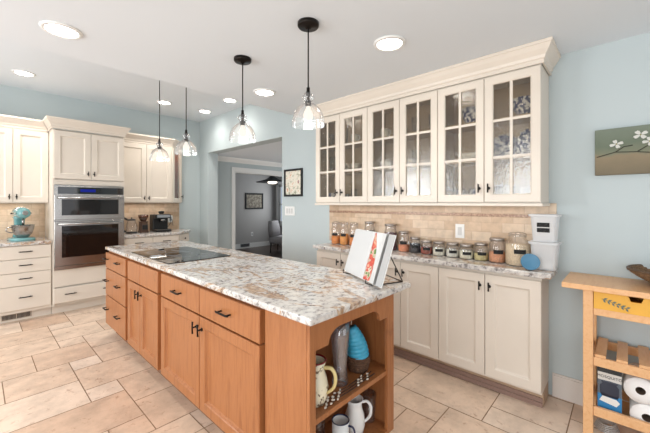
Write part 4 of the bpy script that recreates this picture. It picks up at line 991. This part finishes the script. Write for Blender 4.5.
# coil of clear tubing at the cart leg
mb = MB(); P = []
for a in range(90): th = a * 2 * PI / 18; rr = .058 - .0002 * a; P.append((2.60 + rr * math.cos(th) * 1.0, .085 + .0 + rr * math.sin(th), .006 + .0085 * (a // 18) + .0085 * (a % 18) / 18))
o = mb.tube(P, .0042, 8).build('tubing_coil', glass('clear_tubing', gloss=.15, haze=.45, hazecol='#eef0ee', edge=.7)); tag(o, 'coil of clear white tubing on the floor under the cart by its front leg', 'coil')

# ---------------------------------------------------------------- flower painting
t = thing('flower_painting', 'canvas of white dogwood blossoms on a green and brown ground', 'painting', (XR, -.19, 1.70), R90)
m, nt, b = base_mat('canvas_paint')
tc = nt.nodes.new('ShaderNodeTexCoord'); sp = nt.nodes.new('ShaderNodeSeparateXYZ'); nt.links.new(tc.outputs['Object'], sp.inputs[0])
ns = noise(nt, 9, 5, .6)
ma = nt.nodes.new('ShaderNodeMath'); ma.operation = 'MULTIPLY_ADD'; ma.inputs[1].default_value = .10; nt.links.new(ns, ma.inputs[0]); nt.links.new(sp.outputs[2], ma.inputs[2])
mp = nt.nodes.new('ShaderNodeMapRange'); mp.inputs['From Min'].default_value = -.11; mp.inputs['From Max'].default_value = .22; nt.links.new(ma.outputs[0], mp.inputs['Value'])
c = ramp(nt, mp.outputs[0], [(.0, '#6f6552'), (.38, '#887a62'), (.44, '#777964'), (.62, '#66705f'), (1, '#767f70')])
nt.links.new(c, b.inputs['Base Color']); b.inputs['Roughness'].default_value = .75
MB().box(-.34, .34, -.035, -.001, -.148, .148).build('canvas', m, t, bevel=.003)
mb = MB()
for P in ([(-.33, -.03), (-.24, -.005), (-.14, -.012), (-.04, -.03), (.1, -.02), (.33, -.05)], [(-.14, -.012), (-.08, .03), (-.01, .05), (.06, .10)], [(-.24, -.005), (-.20, .025), (-.16, .03)], [(-.04, -.03), (.02, .01), (.08, .02)]):
    mb.tube([(x, -.036, z) for x, z in P], .0028, 6)
mb.build('branch', mat('branch_paint', '#3b382e', .8), t)
def blossom(x, z, s, r0):
    mb = MB()
    for k in range(4):
        a = r0 + k * PI / 2; ca, sa = math.cos(a), math.sin(a); vs = []
        out = [(0, 0), (.35, .24), (.75, .33), (1, .2), (.93, 0), (1, -.2), (.75, -.33), (.35, -.24)]
        for yy in (-.0355, -.038):
            for u, v in out: vs.append((x + s * (u * ca - v * sa), yy - .0008 * k, z + s * .8 * (u * sa + v * ca)))
        n = len(out); mb.add(vs, [tuple(range(n)), tuple(range(2 * n - 1, n - 1, -1))] + [(i, i + n, (i + 1) % n + n, (i + 1) % n) for i in range(n)])
    bo = mb.build('blossom', bl_m, t)
    MB().lathe([(0, -.043), (.0045, -.042), (.0045, -.036), (0, -.036)], (x, 0, z), 8, cap=False, axis='y').build('blossom_centre', bc_m, bo)
bl_m = mat('petal_paint', '#cfcec7', .8); bc_m = mat('stamen_paint', '#8f8a52', .8)
for x, z, s, r0 in ((-.235, .045, .034, .3), (-.125, .09, .036, .6), (-.085, .045, .034, .1), (-.05, .055, .03, .9), (-.03, .115, .036, .4), (.06, .12, .034, .2), (.12, .05, .034, .7), (.22, .09, .034, .5)): blossom(x, z, s, r0)

# ---------------------------------------------------------------- the dim room beyond the doorway
t = thing('framed_picture', 'dark framed picture on the grey wall of the dim room', 'picture', (5.90, 8.5, 1.43))
MB().at((-.33, -.002, -.25)).rings(.66, .50, [(0, 0), (0, -.022), (.008, -.025), (.04, -.025), (.05, -.012), (.05, 0)], fill=False, closed=True).build('frame', M['blackmat'], t)
MB().box(-.285, .285, -.010, -.004, -.205, .205).build('print', speckle('sepia_print', '#5d5448', '#8d8574', 14, .4, .6, .6), t)
t = thing('hanging_lamp', 'wide black cone lamp hanging in the dim room', 'lamp', (5.68, 7.3, 2.42))
MB().lathe([(0, 0), (.07, 0), (.065, -.03), (.012, -.035), (.012, -.26), (.05, -.275), (.10, -.33), (.22, -.40), (.46, -.46), (.46, -.468), (.20, -.42), (.0, -.40)], n=40, cap=False).build('shade', M['blackmat'], t)
tag(MB().lathe([(0, -.43), (.12, -.44), (.14, -.47), (.10, -.505), (0, -.515)], n=24, cap=False).build('light_bowl', emit('lamp_glow', '#fff4e4', 3), t), 'lit white glass bowl')
v = thing('wall_register', 'dark vent low on the wall of the dim room', 'vent', (5.56, 8.485, .09))
MB().box(-.16, .16, -.008, -.001, -.05, .05).build('frame', M['grey'], v)
mb = MB()
for k in range(7): mb.box(-.14, .14, -.011, -.0085, -.042 + k * .0125, -.036 + k * .0125)
mb.build('louvre', M['blackmat'], v)
# upholstered chair and a dark table
t = thing('armchair', 'pale grey upholstered chair under the window of the dim room', 'chair', (5.88, 7.1, 0), .5)
lt = mat('pale_upholstery', '#a9a6a8', .9)
loft([rring(-.30, .30, -.28, .28, .26, .08), rring(-.31, .31, -.30, .30, .34, .08), rring(-.30, .30, -.28, .28, .44, .08)]).build('seat', lt, t)
loft([rring(-.30, .30, .16, .30, .44, .06), rring(-.31, .31, .18, .33, .65, .06), rring(-.24, .24, .22, .34, .86, .05)]).build('backrest', lt, t)
for x in (-.25, .25):
    for y in (-.24, .24): MB().tube([(x, y, .26), (x * 1.05, y * 1.05, 0)], [.022, .014], 8).build('leg', M['blackmat'], t)

# ---------------------------------------------------------------- dishes behind the seeded glass
DZ = (UZ0 + .0205, 1.698 + .0005, 1.983 + .0005); XD = 2.665
def bowl(y, z, r, h, m, label):
    o = MB().lathe([(0, .004), (r * .45, 0), (r * .5, .006), (r * .85, h * .45), (r, h), (r * .95, h), (r * .8, h * .48), (r * .4, .014), (0, .012)], n=28, cap=False).build('bowl', m); o.location = (XD, y, z); return tag(o, label, 'bowl', 'dishes in the glass-fronted cabinets')
def mug(y, z, m, label, s=1):
    t = thing('mug', label, 'mug', (XD - .02, y, z), group='dishes in the glass-fronted cabinets')
    MB().lathe([(0, .003), (.032 * s, 0), (.038 * s, .006), (.041 * s, .09 * s), (.038 * s, .09 * s), (.035 * s, .01), (0, .008)], n=24, cap=False).build('body', m, t)
    MB().loop([(0, -.039 * s, .075 * s), (0, -.062 * s, .07 * s), (0, -.066 * s, .045 * s), (0, -.04 * s, .022 * s)], .005, 8).build('handle', m, t); return t
def plate_up(y, z, r, m, label):
    o = MB().lathe([(0, .012), (r * .6, .012), (r, 0), (r, .004), (r * .62, .017), (0, .017)], n=36, cap=False).build('plate', m)
    o.rotation_euler = (0, math.radians(-78), 0); o.location = (XD + .07, y, z + r * .995); return tag(o, label, 'plate', 'dishes in the glass-fronted cabinets')
def tumbler(y, z, x, h, r, label):
    o = MB().lathe([(0, .006), (r * .8, .004), (r * .82, 0), (r, h), (r * .94, h), (r * .78, .012), (0, .010)], n=20, cap=False).build('tumbler', M['glass']); o.location = (x, y, z); return tag(o, label, 'glass', 'dishes in the glass-fronted cabinets')
def jar_bw(y, z, label, s=1):
    t = thing('ginger_jar', label, 'jar', (XD, y, z), group='dishes in the glass-fronted cabinets')
    MB().lathe([(0, .003), (.045 * s, 0), (.05 * s, .006), (.085 * s, .06 * s), (.09 * s, .10 * s), (.07 * s, .15 * s), (.04 * s, .165 * s), (0, .167 * s)], n=28, cap=False).build('body', M['bluewhite'], t)
    MB().lathe([(.048 * s, .1675 * s), (.046 * s, .185 * s), (.012 * s, .195 * s), (.014 * s, .208 * s), (0, .21 * s)], n=24, cap=False).build('lid', M['bluewhite'], t)
B = M['bluewhite']
bowl(.53, DZ[2], .085, .13, B, 'deep blue and white bowl on the top shelf behind the right-hand glass door')
plate_up(.685, DZ[1], .10, B, 'blue and white plate standing left on the middle shelf behind the right-hand glass door')
jar_bw(.515, DZ[1], 'blue and white lidded jar on the middle shelf behind the right-hand glass door', .95)
bowl(.655, DZ[0], .075, .10, B, 'blue and white bowl at the left of the bottom shelf behind the right-hand glass door')
mug(.515, DZ[0], B, 'blue and white mug on the bottom shelf behind the right-hand glass door')
bowl(.885, DZ[2], .085, .13, B, 'deep blue and white bowl on the top shelf behind second door from right')
bowl(.91, DZ[1], .10, .06, M['porcelain'], 'wide white bowl on the middle shelf behind second door from right')
mug(.985, DZ[0], B, 'blue and white mug at the left of the bottom shelf behind second door from right')
mug(.865, DZ[0], B, 'blue and white mug at the right of the bottom shelf behind second door from right')
k = 0
ORD = ['rightmost', 'second from right', 'second from left', 'leftmost']
for (pa, pb), nm in ((PAIRS[1], 'middle glass cabinet'), (PAIRS[2], 'far glass cabinet')):
    for sh, sn in ((2, 'top'), (1, 'middle'), (0, 'bottom')):
        for j in range(4):
            y = pa + .10 + j * (pb - pa - .20) / 3; u = (k * 7 + j * 3) % 5; z = DZ[sh]
            lb = '%s, %s shelf of the %s, ' + ORD[j]
            if u in (0, 3): tumbler(y, z, XD - .03, .14 if sh else .12, .036, lb % ('clear glass tumbler', sn, nm))
            elif u == 1: bowl(y, z, .06, .075, M['porcelain'] if sh else B, lb % ('small white bowl' if sh else 'blue and white bowl', sn, nm))
            elif u == 2: tumbler(y, z, XD + .01, .18, .04, lb % ('tall clear glass', sn, nm))
            else: mug(y, z, B if sh == 0 else M['porcelain'], lb % ('blue and white mug' if sh == 0 else 'white mug', sn, nm))
        k += 1
